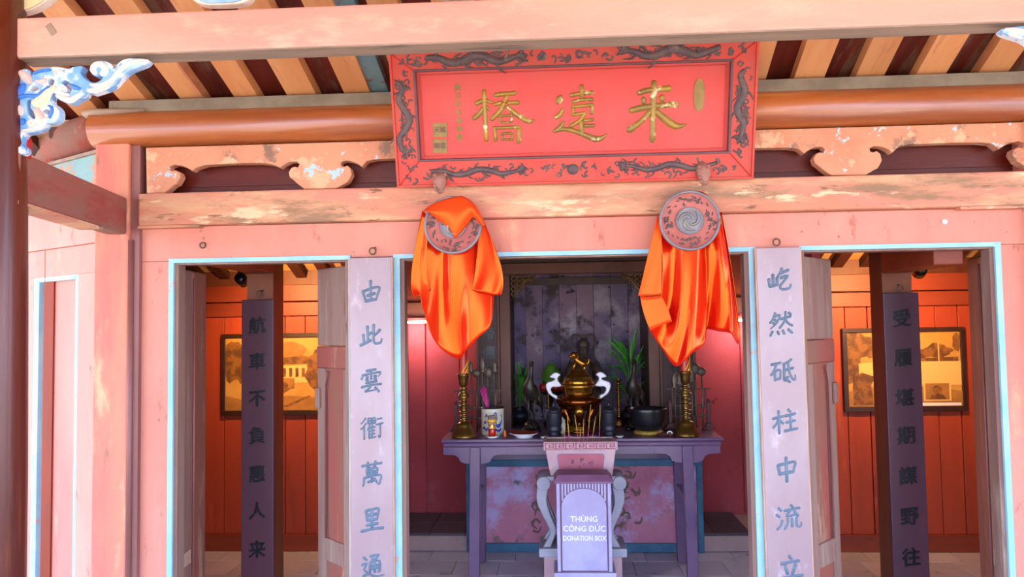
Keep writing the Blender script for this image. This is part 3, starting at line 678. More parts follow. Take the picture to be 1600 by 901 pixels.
# ---- inner columns with hanging dark couplets
YC = .78
def incol(xa, xb, ytop, lab):
    t = thing('inner_column', lab, 'column', ((X(xa, 650, YC)+X(xb, 650, YC))/2, YC+.1, 0))
    x0, x1 = X(xa, 650, YC), X(xb, 650, YC)
    MB().box(x0, x1, YC, YC+.2, 0, 2.52).build('shaft', INCOL, t, bevel=.012)
    zt_ = Zz((xa+xb)/2, ytop, YC)
    MB().box(x0-.0, x1+.0, YC-.006, YC+.01, zt_-.35, zt_).build('paler_head', mat('paler_column_head', '#8c5238', '#7a4028', .6, scale=4, bump=.15), t)  # paler brown facing near the top of the column
    return t
incol(386, 427, 428, 'square brown column inside the left bay behind the dark couplet board')
incol(1386, 1432, 424, 'square brown column inside the right bay behind the dark couplet board')
for xa, xb, lab in ((XPL-.02, XPL+.2, 'a'), ):
    pass
for x0, x1, lab in ((-3.05, XPL, 'dark cross beam under the roof of the left bay'), (XPR, 3.45, 'dark cross beam under the roof of the right bay')):
    o = MB().box(x0, x1, YC-.02, YC+.17, 2.53, 2.66).build('cross_beam', NICHED, bevel=.01); tag(o, lab, 'beam')
for xa, lab in ((388, 'red-brown brace running from the left inner column to the front'), (1372, 'red-brown brace running from the right inner column to the front')):
    x0 = X(xa, 430, YC)
    za_ = Zz(xa, 432, YC); 
    o = MB().box(x0+.02, x0+.18, .10, YC-.002, za_+.02, za_+.16).build('brace', INBEAM, bevel=.008); tag(o, lab, 'beam')

def plaque(nm, corners, Y, chars, ys, xcen, mt, ge, gm, lab, size, th=.035, rot=0, hook=None, shear=.10, edge=True):
    """hanging couplet board; corners: left/right x at top row, top y, bottom z"""
    xl, xr_, yt = corners
    x0, x1 = X(xl, 650, Y), X(xr_, 650, Y); zt_ = Zz((xl+xr_)/2, yt, Y); zb_ = Zz((xl+xr_)/2, 936, Y)
    t = thing(nm, lab, 'plaque', ((x0+x1)/2, Y, zb_))
    bo_ = MB().box(x0, x1, Y, Y+th, zb_, zt_).build('board', mt, t, bevel=.004)
    if edge:
        for a in (x0-.006, x1-.002):
            MB().box(a, a+.008, Y+.004, Y+th, zb_, zt_).build('edge', ge, t)
    cx = (x0+x1)/2
    for c, y in zip(chars, ys):
        zc_ = Zz(xcen, y, Y)
        if c in GL and size > .13:
            brushed(c, size*.92, lambda a, b, n: (cx+a, Y+.001-n, zc_+b+a*shear), .006).build('carved_character', gm, bo_)
        else: MB().text(c, size, lambda a, b, n: (cx+a*1.0, Y+.001-n, zc_+b*1.0+a*shear), .007, .0035 if size > .13 else .0028).build('carved_character', gm, bo_)
    if rot:
        t.rotation_euler = (0, math.radians(rot), 0)
    if hook:
        hp = at(*hook, Y-.0)
        ring = [(hp.x+.018*math.cos(a), Y+.004, hp.z+.018*math.sin(a)) for a in [k*math.pi/6 for k in range(13)]]
        rg_ = MB().tube(ring, .0045, 6).build('hanging_ring', IRON, t)
        MB().tube([(hp.x, Y+.0, hp.z+.016), (hp.x+.006, Y+.05, hp.z+.024)], .004, 6).build('hook', IRON, rg_)
    return t
PY = -.055
plaque('couplet_board', (547.5, 613, 402), PY, '由此雲衢萬里通', (455, 522, 594, 668, 739, 811, 884), 580, PLAQ, PLAQE, GLYPH, 'pale plum-grey couplet board hanging left of the middle doorway', .145, hook=(582, 392))
plaque('couplet_board', (1192.5, 1262.5, 386), PY, '屹然砥柱中流立', (436, 505, 580, 658, 733, 808, 886), 1222, PLAQ, PLAQE, GLYPH, 'pale plum-grey couplet board hanging right of the middle doorway', .145, rot=-.35, hook=(1217, 378))
plaque('couplet_board', (377, 427, 468), YC-.06, '航車不負惠人来', (510, 566, 624, 682, 742, 799, 860), 402, PLAQD, PLAQD, GLYPHD, 'dark plum couplet board on the column of the left bay', .115, hook=(405, 459), edge=False)
plaque('couplet_board', (1387, 1443, 457), YC-.06, '受履堪期謀野往', (499, 560, 623, 682, 745, 808, 872), 1415, PLAQD, PLAQD, GLYPHD, 'dark plum couplet board on the column of the right bay', .115, hook=(1407, 450), edge=False)
# spare rings and a white peg on the lintel
p = at(317, 383, -.004)
o = MB().tube([(p.x+.016*math.cos(k*math.pi/6), -.006, p.z+.016*math.sin(k*math.pi/6)) for k in range(13)], .004, 6).build('iron_ring', IRON); tag(o, 'small iron ring on the lintel above the left doorway', 'ring')
p = at(1476, 346, -.004)
o = MB(Matrix.Translation((p.x, .0, p.z)) @ Matrix.Rotation(math.radians(90), 4, 'X')).lathe([(.015, 0), (.015, .006), (.009, .011), (.001, .013)], (0, 0, 0), 14).build('white_peg', WHITEC); tag(o, 'small white peg on the lintel above the right doorway', 'peg')

# ---- door leaves folded inwards
ZD = Zz(300, 418, .06)
def door(nm, A, B, mt, lab, panel=False, sgn=1):
    d = setting(nm, (A[0], A[1], 0)); d['label'] = lab
    A = Vector((A[0], A[1], 0)); B = Vector((B[0], B[1], 0)); L = (B-A).length; ux = (B-A)/L
    uy = Vector((-ux.y, ux.x, 0))*sgn       # away from the viewer's side
    M = Matrix(((ux.x, uy.x, 0, A.x), (ux.y, uy.y, 0, A.y), (0, 0, 1, 0), (0, 0, 0, 1)))
    z1 = ZD
    if panel:
        zs = 1.77-.10; zm = zs-.13
        MB(M).box(0, L, 0, .035, zs, z1).build('top_board', mt, d, bevel=.008)
        MB(M).box(0, L, -.004, .04, zm, zs-.003).build('lock_rail', LEAFR, d, bevel=.006)
        MB(M).box(0, .07, 0, .035, .0, zm-.002).build('stile', mt, d, bevel=.006)
        MB(M).box(L-.09, L, 0, .035, .0, zm-.002).build('stile', mt, d, bevel=.006)
        pn_ = MB(M).box(.07, L-.09, .012, .028, .55, zm-.002).build('panel', LEAFR, d)
        MB(M).box(.07, L-.09, -.002, .034, .42, .55).build('bottom_rail', mt, d, bevel=.006)
        MB(M).box(.07, L-.09, .012, .028, .0, .42).build('panel', LEAFR, d)
        MB(M).tube([(L-.10, -.004, .55), (L-.10, -.004, zm-.10), (L-.13, -.004, zm-.02)], .007, 6).build('bead', PURPLE, pn_)
        MB(M).box(L-.05, L-.005, -.02, .0, 1.30, 1.42).build('latch', LEAFW, d, bevel=.006)
    else:
        MB(M).box(0, L*.45, 0, .045, 0, z1).build('stile', mt, d, bevel=.012)
        MB(M).box(L*.45+.002, L, -.006, .045, 0, z1-.004).build('outer_stile', LEAFR if nm == 'door_1' else mt, d, bevel=.014)
        MB(M).tube([(L*.47, -.008, 0), (L*.47, -.008, z1-.05)], .008, 8).build('bead', PURPLE, d)
        MB(M).box(L*.1, L*.4, -.008, .0, .42, .50).build('patch', PLAQE, d, bevel=.004)
    return d
xa = X(282, 650, .10); door('door_1', (xa, .095), (X(321, 650, .46), .46), LEAFW, 'grey weathered door leaf folded back at the left of the left bay', sgn=1)
xa = X(546, 650, .10); door('door_2', (xa, .095), (X(496, 650, .36), .36), LEAFW, 'half-open worn door leaf beside the left couplet board', True, sgn=-1)
xa = X(1264, 650, .10); door('door_3', (xa, .095), (X(1307, 650, .36), .36), LEAFW, 'half-open worn door leaf beside the right couplet board', True, sgn=1)
xa = X(1560, 650, .10); door('door_4', (xa, .095), (X(1522, 650, .46), .46), mat('orange_rubbed_door', '#b0684c', '#a0604c', .6, scale=2.5, stretch=(3, 3, .3), spots=[(4, '#c89a78', .56, .7), (6, '#8a4a3a', .6, .72)], bump=.2), 'rubbed reddish door leaf folded back at the right of the right bay', sgn=-1)

# ---- framed sepia photographs on the plank walls
def picture(c0, c1, lab, kind):
    Y = YS-.035
    p0, p1 = at(*c0, Y), at(*c1, Y)
    x0, x1, z1, z0 = p0.x, p1.x, p0.z, p1.z
    t = thing('framed_photograph', lab, 'picture', ((x0+x1)/2, Y, z0))
    fw = .034
    for a, b, c, d in ((x0, x1, z1-fw, z1), (x0, x1, z0, z0+fw*1.2), (x0, x0+fw, z0+fw*1.2, z1-fw), (x1-fw, x1, z0+fw*1.2, z1-fw)):
        MB().box(a, b, Y, Y+.03, c, d).build('frame_bar', FRAMEM, t, bevel=.003)
    ix0, ix1, iz0, iz1 = x0+fw, x1-fw, z0+fw*1.2, z1-fw
    pr_ = MB().box(ix0, ix1, Y+.015, Y+.025, iz0, iz1).build('print', SEPIA, t)
    W_, H_ = ix1-ix0, iz1-iz0; lay = [0]
    def flat(pl, mt, nm='print_tone'):
        lay[0] += 1; yy = Y+.0148-.0003*lay[0]
        MB().shape([[(ix0+min(max(a, 0), 1)*W_, iz0+min(max(b, 0), 1)*H_) for a, b in pl]], lambda a, b, n: (a, yy-n, b), .0002).build(nm, mt, pr_)
    rnd = random.Random(5 if kind else 9)
    def blob(cx, cy, rx, ry, mt, n=16, j=.35):
        flat([(cx+rx*math.cos(2*math.pi*k/n)*(1-j*rnd.random()), cy+ry*math.sin(2*math.pi*k/n)*(1-j*rnd.random())) for k in range(n)], mt)
    if kind == 0:       # a gate house among trees
        blob(.10, .66, .16, .34, SEPIAD, 22); blob(.28, .55, .14, .26, SEPIAD, 20); blob(.60, .80, .22, .16, SEPIAM, 20)
        flat([(.30, .62), (.33, .70), (.72, .74), (.90, .72), (.86, .64)], SEPIAD)
        flat([(.34, .60), (.84, .62), (.82, .38), (.34, .36)], SEPIAL)
        for k in range(7): flat([(.37+.06*k, .58), (.40+.06*k, .58), (.40+.06*k, .46), (.37+.06*k, .45)], SEPIAD)
        flat([(.50, .44), (.66, .44), (.66, .30), (.50, .30)], SEPIAM); flat([(.44, .40), (.48, .42), (.48, .26), (.44, .26)], SEPIAD)
        blob(.88, .55, .14, .30, SEPIAD, 22); blob(.55, .32, .07, .09, SEPIAD)
        flat([(0, .0), (1, .0), (1, .16), (.6, .20), (.2, .14), (0, .2)], SEPIAM)
        flat([(.55, .05), (.8, .2), (.82, .19), (.6, .04)], SEPIAD); flat([(.93, .015), (.995, .015), (.995, .06), (.93, .06)], WHITEP, 'caption_tab')
    else:               # a long white garden wall, trees and a postage stamp
        blob(.13, .80, .16, .20, SEPIAD, 20); blob(.30, .75, .18, .13, SEPIAD, 20); flat([(0, 1), (.1, 1), (.12, .6), (.1, .35), (0, .3)], SEPIAD)
        blob(.62, .70, .16, .10, SEPIAD, 20); blob(.80, .74, .15, .12, SEPIAD, 20); blob(.97, .86, .05, .16, SEPIAD)
        flat([(.40, .66), (.60, .64), (.98, .66), (.98, .58), (.40, .58)], SEPIAD)
        flat([(.10, .58), (.26, .60), (.55, .60), (1, .60), (1, .28), (.10, .28)], SEPIAL)
        flat([(.26, .64), (.52, .64), (.52, .54), (.26, .52)], SEPIAM)
        for k in range(8): blob(.29+.035*k, .645, .014, .02, SEPIAL, 10, 0)
        flat([(.30, .44), (.43, .44), (.43, .26), (.30, .26)], SEPIAM)
        for k in range(4):
            for j in range(3): blob(.318+.031*k, .29+.05*j, .010, .018, SEPIAL, 8, 0)
        flat([(.29, .46), (.44, .46), (.44, .445), (.29, .445)], SEPIAD)
        flat([(0, .0), (1, .0), (1, .2), (.7, .26), (.3, .27), (0, .2)], SEPIAM)
        flat([(.04, .02), (.22, .02), (.20, .28), (.24, .40), (.12, .46), (.05, .40)], SEPIAD)
        flat([(.80, .86), (.81, .86), (.81, .6), (.80, .6)], SEPIAL)
        flat([(.66, .32), (.90, .32), (.90, .07), (.66, .07)], SEPIAL, 'stamp'); flat([(.675, .305), (.885, .305), (.885, .085), (.675, .085)], SEPIAM)
        blob(.78, .22, .045, .06, SEPIAD, 14, .1); flat([(.70, .09), (.86, .09), (.83, .15), (.78, .17), (.73, .15)], SEPIAD)
        flat([(.64, .005), (.985, .005), (.985, .045), (.64, .045)], WHITEP, 'caption_tab')
    return t
picture((345, 522), (522, 648), 'framed sepia photograph of a gate house among trees, left bay', 0)
picture((1316, 513), (1513, 642), 'framed sepia photograph of a white garden wall with a stamp, right bay', 1)

# ---- small black spot lamps under the roof of the side bays, warm
def spot(px, py, Y, lab, tgt):
    p = at(px, py, Y)
    t = thing('spot_lamp', lab, 'lamp', p)
    d = (Vector(tgt)-p).normalized(); Q = d.to_track_quat('Z', 'Y').to_matrix().to_4x4(); M = Matrix.Translation(p) @ Q
    MB(M).lathe([(.012, -.05), (.036, -.045), (.042, -.02), (.044, .03), (.040, .03), (.032, .0), (.005, -.01)], (0, 0, 0), 20).build('shade', BLACK, t)
    MB(M).ell((0, 0, .008), (.022, .022, .018)).build('bulb', emis('warm_bulb', '#ffb050', 6), t)
    MB().tube([p-d*.045, p-d*.05+Vector((0, 0, .06)), p-d*.05+Vector((0, .02, .16))], .006, 6).build('stem', BLACK, t)
    ld = bpy.data.lights.new('spot_light', 'SPOT'); ld.energy = 46; ld.color = (1.0, .52, .20); ld.spot_size = math.radians(150); ld.spot_blend = 1.0; ld.shadow_soft_size = .04
    lo_ = bpy.data.objects.new('spot_light', ld); COL.objects.link(lo_); lo_.parent = t
    lo_.matrix_local = Matrix.Translation(d*.06) @ (d.to_track_quat('-Z', 'Y').to_matrix().to_4x4())
    return t
spot(379, 437, .98, 'black spot lamp under the roof of the left bay', (-1.9, 1.95, 1.7))
spot(1437, 423, .98, 'black round spot lamp beside the right inner column', (2.5, 1.95, 1.7))

# ================================================================== name board above the middle doorway
sb0 = at(625, 291, -.10); sb1 = at(1172, 276, -.10)
sw = sb1.x-sb0.x; scx = (sb0.x+sb1.x)/2; szb = (sb0.z+sb1.z)/2
TILT = math.radians(16.3); SH = .69
SM = Matrix.Translation((scx, -.10, szb)) @ Matrix.Rotation(TILT, 4, 'X')     # local z up the leaning board, local -y to the viewer
SMi = SM.inverted(); sn = SM.to_3x3() @ Vector((0, -1, 0)); sp = SM.translation.copy()
def sg(x, y): q = SMi @ atp(x, y, sp, sn); return (q.x, q.z)
sign = thing('name_board', 'large red lacquered name board with three gold characters and carved dragon border', 'sign', M=SM)
hw = sw/2
fl0 = sg(655, 112); fl1 = sg(1136, 240)           # inner field
fx0, fz0 = sg(662, 246); fx1, fz1 = sg(1136, 99)
fz1 = min(fz1, SH-.085); fx0 = -abs(fx0); 
field = MB().box(-hw+.02, hw-.02, -.004, .03, .02, SH-.02).build('field', SIGNR, sign, local=True)
def frm(pl, nm):
    return MB().shape([pl], lambda a, b, n: (a, .02-n, b), .055, .006).build(nm, SIGNF, sign, local=True)
BORD = frm([(-hw, 0), (hw, 0), (fx1+.015, fz0-.012), (fx0-.015, fz0-.012)], 'border')
frm([(-hw, SH), (hw, SH), (fx1+.015, fz1+.012), (fx0-.015, fz1+.012)], 'border')
frm([(-hw, 0), (-hw, SH), (fx0-.015, fz1+.012), (fx0-.015, fz0-.012)], 'border')
frm([(hw, 0), (hw, SH), (fx1+.015, fz1+.012), (fx1+.015, fz0-.012)], 'border')
def rim(x0, x1, z0, z1, w_, ya, yb, nm, mt):
    for a, b, c, d in ((x0, x1, z0, z0+w_), (x0, x1, z1-w_, z1), (x0, x0+w_, z0+w_, z1-w_), (x1-w_, x1, z0+w_, z1-w_)):
        MB().box(a, b, ya, yb, c, d).build(nm, mt, sign, local=True, bevel=.002)
rim(fx0-.024, fx1+.024, fz0-.020, fz1+.020, .012, -.042, .0, 'dark_moulding', MOULD)
rim(fx0+.004, fx1-.004, fz0+.004, fz1-.004, .006, -.010, .0, 'inner_bead', SIGNF)
rim(-hw-.008, hw+.008, -.004, SH+.004, .012, -.044, .02, 'outer_edge', SIGNF)
def sm3(y0): return lambda a, b, n: (a, y0-n, b)
def big(nm, strokes, sc, off, k=1.0):
    q = MB()
    for pts_, ww in strokes:
        P = [sg(off[0]+x/sc, off[1]+y/sc) for x, y in pts_]
        ww = ww if isinstance(ww, list) else [ww]*len(pts_)
        q.brush(P, [v/sc/292*k for v in ww], .012, sm3(-.004))
    q.build(nm, GOLD, field, local=True)
big('gold_character', [([(275,160),(285,450),(300,745)],[26,28,28]), ([(180,315),(270,278),(370,300)],[30,26,18]), ([(260,370),(210,440),(150,490)],[26,32,28]), ([(300,345),(340,390)],16),
  ([(400,215),(520,200),(640,190)],28), ([(540,210),(520,300)],26), ([(395,330),(470,300)],25), ([(560,305),(680,300)],27), ([(510,300),(460,400),(360,500)],[26,32,28]), ([(540,350),(700,470),(800,522),(870,500)],[24,32,30,4]),
  ([(450,460),(600,447)],16), ([(465,460),(470,530)],16), ([(603,450),(597,530)],16), ([(470,532),(590,532)],14),
  ([(400,600),(410,750)],24), ([(390,600),(690,588)],22), ([(685,590),(680,770)],28), ([(480,670),(490,740)],16), ([(480,665),(600,657)],16), ([(603,660),(603,740)],16), ([(490,737),(600,737)],14)], 7.508, (720, 120))
big('gold_character', [([(200,225),(180,265),(165,310)],[22,42,26]), ([(222,370),(190,440),(130,480)],[16,32,24]), ([(235,520),(190,590),(120,640)],[14,32,24]), ([(120,642),(200,612),(330,628),(480,682),(600,728),(680,712),(740,665)],[22,28,28,32,38,30,4]),
  ([(440,105),(445,240)],28), ([(315,218),(440,192),(570,185)],26), ([(335,295),(450,268),(570,267)],24), ([(330,352),(570,327)],22), ([(338,350),(342,450)],20), ([(565,325),(560,430)],25), ([(340,447),(480,422)],22),
  ([(480,422),(420,510),(310,580)],26), ([(435,520),(442,655)],30), ([(470,512),(575,502)],22), ([(470,572),(585,572)],22)], 7.508, (850, 120))
big('gold_character', [([(358,125),(350,450),(340,765)],[34,32,32]), ([(190,248),(260,222),(330,210),(530,195)],[28,30,28,36]), ([(243,300),(250,350)],28), ([(443,278),(446,325)],30), ([(105,435),(200,410),(350,387),(610,367)],[32,36,32,36]),
  ([(325,430),(230,540),(85,648)],[30,30,40]), ([(370,430),(470,520),(600,605),(715,577)],[28,42,38,4])], 6.93, (970, 110))
# seals and small inscription
def sseal(nm, c, rx, rz, mt, oval=False, th=.006):
    if oval: pl = [(c[0]+rx*math.cos(k*math.pi/12), c[1]+rz*(math.copysign(abs(math.sin(k*math.pi/12))**.7, math.sin(k*math.pi/12)))) for k in range(24)]
    else: pl = [(c[0]-rx, c[1]-rz), (c[0]+rx, c[1]-rz), (c[0]+rx, c[1]+rz), (c[0]-rx, c[1]+rz)]
    return MB().shape([pl], sm3(-.004), th, .001).build(nm, mt, sign, local=True)
sseal('oval_seal', sg(1092, 148), .028, .083, GOLD2, True)
for k, (cy, ch) in enumerate(((203, '天縱'), (228, '御書'))):
    c = sg(688, cy); s_ = sseal('square_seal', c, .038, .037, GOLD2)
    MB().text(ch, .034, lambda a, b, n: (c[0]+a, -.010-n, c[1]+b), .002).build('seal_script', MOULD, s_, local=True)
for k, ch in enumerate('歲己亥孟春御題'):
    c = sg(715+k*.6, 137+k*13.0)
    MB().text(ch, .035, lambda a, b, n: (c[0]+a, -.004-n, c[1]+b), .004, .0008).build('small_character', GOLD2, field, local=True)
# carved dragons and clouds of the border
rb = random.Random(3); YD = -.034
def dragon(path, wmax, nm='dragon_relief'):
    q = MB(); n = len(path)
    wv = [wmax*(.25+.75*math.sin(math.pi*(.15+.75*i/(n-1)))) for i in range(n)]
    q.brush(path, wv, .016, sm3(YD), n=4)
    P = cat(path, n=4)
    for i in range(3, len(P)-2, 3):            # legs, fins and flames
        dx, dy = P[i+1][0]-P[i-1][0], P[i+1][1]-P[i-1][1]; L = math.hypot(dx, dy); nx, ny = -dy/L, dx/L
        sgn = 1 if (i//3) % 2 else -1
        a = P[i]; l = wmax*rb.uniform(1.6, 2.6)
        q.brush([a, (a[0]+nx*sgn*l*.6+dx/L*l*.3, a[1]+ny*sgn*l*.6+dy/L*l*.3), (a[0]+nx*sgn*l*.9+dx/L*l*.9, a[1]+ny*sgn*l*.9+dy/L*l*.9)], [wmax*.35, wmax*.28, wmax*.1], .010, sm3(YD))
    h = P[-1]; 
    for k in range(5):
        g_ = rb.uniform(0, 6.28); q.brush([h, (h[0]+wmax*1.6*math.cos(g_), h[1]+wmax*1.6*math.sin(g_))], [wmax*.7, wmax*.15], .014, sm3(YD))
    q.build(nm, RELIEF, BORD, local=True)
def curls(x0, x1, z0, z1, n, r, nm='cloud_relief'):
    q = MB()
    for k in range(n):
        cx_, cz_ = rb.uniform(x0, x1), rb.uniform(z0, z1); g_ = rb.uniform(0, 6.28); rr = r*rb.uniform(.7, 1.2)
        pts_ = [(cx_+rr*(1-.25*j)*math.cos(g_+j*1.1), cz_+rr*(1-.25*j)*math.sin(g_+j*1.1)) for j in range(4)]
        q.brush(pts_, [rr*.28]*3+[rr*.15], .006, sm3(YD+.001))
    o = q.build(nm, RELIEF, sign, local=True); o['kind'] = 'stuff'
def path(pxs): return [sg(*p) for p in pxs]
dragon(path([(622,128),(631,140),(625,155),(634,172),(642,185),(637,200),(627,215),(630,232),(636,236)]), .020)
dragon(path([(1160,110),(1154,120),(1161,138),(1158,152),(1150,165),(1152,180),(1159,192),(1156,208),(1152,215)]), .020)
bz_ = (0+fz0-.02)/2+.004; tz_ = (SH+fz1+.02)/2
for a0, a1, a2 in ((.10, .36, .0), (.90, .64, .0)):
    for zc_, am in ((bz_, .014), (tz_, .018)):
        pth = [(-hw+sw*(a0+(a1-a0)*i/8), zc_+am*math.sin(i*1.6+a0*9)) for i in range(9)]
        dragon(pth, .017 if zc_ == bz_ else .024)
m = MB().ell((0.0, YD-.004, bz_), (.030, .014, .028)); m.build('pearl_boss', RELIEF, sign, local=True)
curls(-hw+.05, hw-.05, .03, fz0-.05, 110, .020); curls(-hw+.05, hw-.05, fz1+.05, SH-.03, 110, .024)
curls(-hw+.03, fx0-.05, .1, SH-.1, 60, .018); curls(fx1+.05, hw-.03, .1, SH-.1, 60, .018)
# carved pegs that carry the board
for (px, py), lab in (((687, 285), 'small carved lion peg under the left end of the name board'), ((1098, 272), 'small carved lion peg under the right end of the name board')):
    p = at(px, py, -.15)
    t = thing('board_peg', lab, 'peg', p)
    MB(Matrix.Translation(p)).tube([(0, .09, .03), (0, .04, .02), (-.002, .0, .03), (.002, -.015, .0), (.004, -.012, -.035), (.002, -.004, -.062)], [.02, .026, .036, .036, .026, .008], 12).build('body', PEG, t)
    q = MB(Matrix.Translation(p))
    for k in range(14):
        g_ = k*2.4; q.ell((.030*math.cos(g_)*(1-k*.03), -.012-.02*abs(math.sin(g_*.5)), .04-.007*k), (.010, .010, .010), 8, 5)
    o = q.build('mane', PEG, t); o['kind'] = 'stuff'

# ================================================================== door-eye discs with satin cloths
def disc(px, py, rp, Y, lab):
    p = at(px, py, Y); r = rp*(4.2+Y)/1200
    M = Matrix.Translation(p) @ Matrix.Rotation(math.radians(90), 4, 'X')      # local z -> towards the viewer
    t = thing('door_eye', lab, 'disc', p)
    MB(M).lathe([(r*.97, -.02), (r, -.015), (r, .012), (r*.965, .018), (r*.93, .012), (r*.92, .004), (.001, .004)], (0, 0, 0), 48).build('plate', DISCR, t)
    ring = [(r*.965*math.cos(k*math.pi/24), -.016-.0, r*.965*math.sin(k*math.pi/24)) for k in range(49)]
    MB(Matrix.Translation(p)).tube(ring, .007, 8).build('rim', DISCG, t)
    MB(M).lathe([(r*.46, .003), (r*.46, .014), (r*.43, .020), (r*.40, .014), (r*.36, .016), (.001, .022)], (0, 0, 0), 40).build('boss', DISCG, t)
    def dm(a, b, n): return (p.x+a, p.y-.004-n, p.z+b)
    q = MB()
    for k in range(3):
        g0 = k*2.094
        q.brush([(r*(.05+.32*j/5)*math.cos(g0+j*.62), r*(.05+.32*j/5)*math.sin(g0+j*.62)) for j in range(6)], [.004, .008, .010, .010, .008, .003], .012, lambda a, b, n: dm(a, b, n+.012))
    q.build('whirl', mat('whirl_gilding', '#9a8e70', '#7c7a84', .4, metal=.4, scale=20, bump=.2), t)
    q = MB(); rr = random.Random(int(px))
    for k in range(4):
        g0 = math.pi/4*0+k*math.pi/2
        for j in range(9):
            g_ = g0+rr.uniform(-.42, .42); d_ = r*rr.uniform(.60, .84); s_ = r*.07
            h_ = rr.uniform(0, 6.28)
            q.brush([(d_*math.cos(g_), d_*math.sin(g_)), (d_*math.cos(g_)+s_*math.cos(h_), d_*math.sin(g_)+s_*math.sin(h_)), (d_*math.cos(g_)+1.6*s_*math.cos(h_+.8), d_*math.sin(g_)+1.6*s_*math.sin(h_+.8))], [s_*.5, s_*.45, s_*.12], .006, dm)
    for k in range(28):
        g_ = k*2*math.pi/28; d_ = r*(.72+.08*math.sin(k*2.4))
        q.brush([(d_*math.cos(g_), d_*math.sin(g_)), (d_*1.05*math.cos(g_+.12), d_*1.05*math.sin(g_+.12))], [.004, .002], .005, dm)
    o = q.build('flower_relief', RELIEF, t); o['kind'] = 'stuff'
    return t
YDISC = -.14
disc(708, 352, 45.5, YDISC, 'round carved door eye half covered by the left satin cloth')
disc(1077, 345, 46.5, YDISC, 'round carved door eye with a grey whirl boss in front of the right cloth')

def sheet(mb, cols, Y, amp, folds, ph=0.0, nv=26, per=8, y1=None, bulge=0.0):
    """cols: (top, mid, bottom) pixels; folds: number of waves"""
    C = [cat([c[k] for c in cols], n=per) for k in range(3)]
    n = len(C[0])-1
    def fn(u, v):
        i = min(int(round(u*n)), n); a, b, c = C[0][i], C[1][i], C[2][i]
        # quadratic through the three points at v = 0, .5, 1
        l0, l1, l2 = 2*(v-.5)*(v-1), -4*v*(v-1), 2*v*(v-.5)
        x_ = a[0]*l0+b[0]*l1+c[0]*l2; y_ = a[1]*l0+b[1]*l1+c[1]*l2
        d_ = amp*(.25+.75*v)*math.sin(folds*2*math.pi*u+ph+.9*math.sin(2.2*v+u*3)) + .22*amp*math.sin(folds*4.7*math.pi*u+1.3*v*3+ph*2)*(.3+.7*v)
        return at(x_, y_, Y-d_-bulge*math.sin(math.pi*v))
    mb.grid(fn, n, nv)
    return mb
# left cloth
p = at(712, 310, -.10)
t = thing('satin_cloth', 'orange-red satin cloth folded over the left door eye, one corner hanging down', 'cloth', p)
m = MB(); sheet(m, [((664,345),(656,420),(659,476)), ((674,348),(672,440),(673,520)), ((686,350),(688,450),(691,546)), ((700,352),(702,455),(717,560)), ((716,352),(722,450),(728,548)), ((732,350),(742,440),(748,527)), ((746,348),(760,430),(767,507)), ((756,345),(770,410),(772,466))], -.095, .046, 1.7, .6)
m.build('hanging_sheet', SATIN, t, solid=.002)
m = MB(); sheet(m, [((660,329),(643,425),(648.6,463)), ((664,332),(652,422),(657,460)), ((668,340),(662,412),(666,457)), ((671,350),(667,405),(674,453))], -.125, .016, .8, 2.0)
m.build('side_fold', SATIN, t, solid=.002)
m = MB(); sheet(m, [((748,338),(744,408),(737,453)), ((752,342),(754,410),(750,456)), ((755,345),(768,410),(764,459)), ((757,348),(778,412),(776,461)), ((758,352),(784,420),(782,461))], -.128, .018, .9, .2)
m.build('side_fold', SATIN, t, solid=.002)
m = MB(); sheet(m, [((660,331),(664,330),(669,329)), ((672,321),(676,330),(680,340)), ((692,312),(697,333),(703,358)), ((712,307),(712,340),(711.5,371.5)), ((724,307),(727,332),(731,350)), ((738,316),(738,326),(739,340)), ((750,332),(748,338),(746,345)), ((758,352),(756,352),(753,353))], -.168, .010, 1.3, 1.2, nv=14, bulge=.02)
m.build('folded_over_flap', SATINO, t, solid=.002)
# right cloth
p = at(1078, 300, -.10)
t = thing('satin_cloth', 'orange-red satin cloth hanging in wide folds behind the right door eye', 'cloth', p)
m = MB(); sheet(m, [((1030,345),(1034,450),(1015,516)), ((1045,350),(1050,460),(1035,545)), ((1062,350),(1068,470),(1056,572)), ((1080,350),(1085,450),(1080,553)), ((1095,350),(1103,440),(1101,536)), ((1103,350),(1109,440),(1103,515)), ((1114,342),(1125,430),(1125,518)), ((1121,335),(1137,425),(1142,521)), ((1125,332),(1141,425),(1152,537)), ((1127,331),(1144,425),(1157,529))], -.095, .052, 2.6, 2.4)
m.build('hanging_sheet', SATIN, t, solid=.002)
m = MB(); sheet(m, [((1000,462),(1006,490),(1016,516)), ((1015,463),(1024,486),(1031,509)), ((1033,461),(1043,481),(1050,502))], -.118, .006, .5, 0, nv=8)
m.build('turned_under_fold', SATINO, t, solid=.002)
m = MB(); sheet(m, [((1027,336),(1012,400),(997,462)), ((1029,342),(1020,405),(1008,462)), ((1031,350),(1028,410),(1021,461.5)), ((1033,358),(1034,410),(1033,460))], -.130, .014, .6, 1.2)
m.build('side_fold', SATINO, t, solid=.002)
m = MB(); sheet(m, [((1084,298),(1090,320),(1096,350)), ((1100,301),(1108,322),(1112,350)), ((1114,316),(1120,330),(1122,350)), ((1125,333),(1126,342),(1127,352))], -.100, .006, .6, 1.0, nv=8)
m.build('top_fold', SATIN, t, solid=.002)

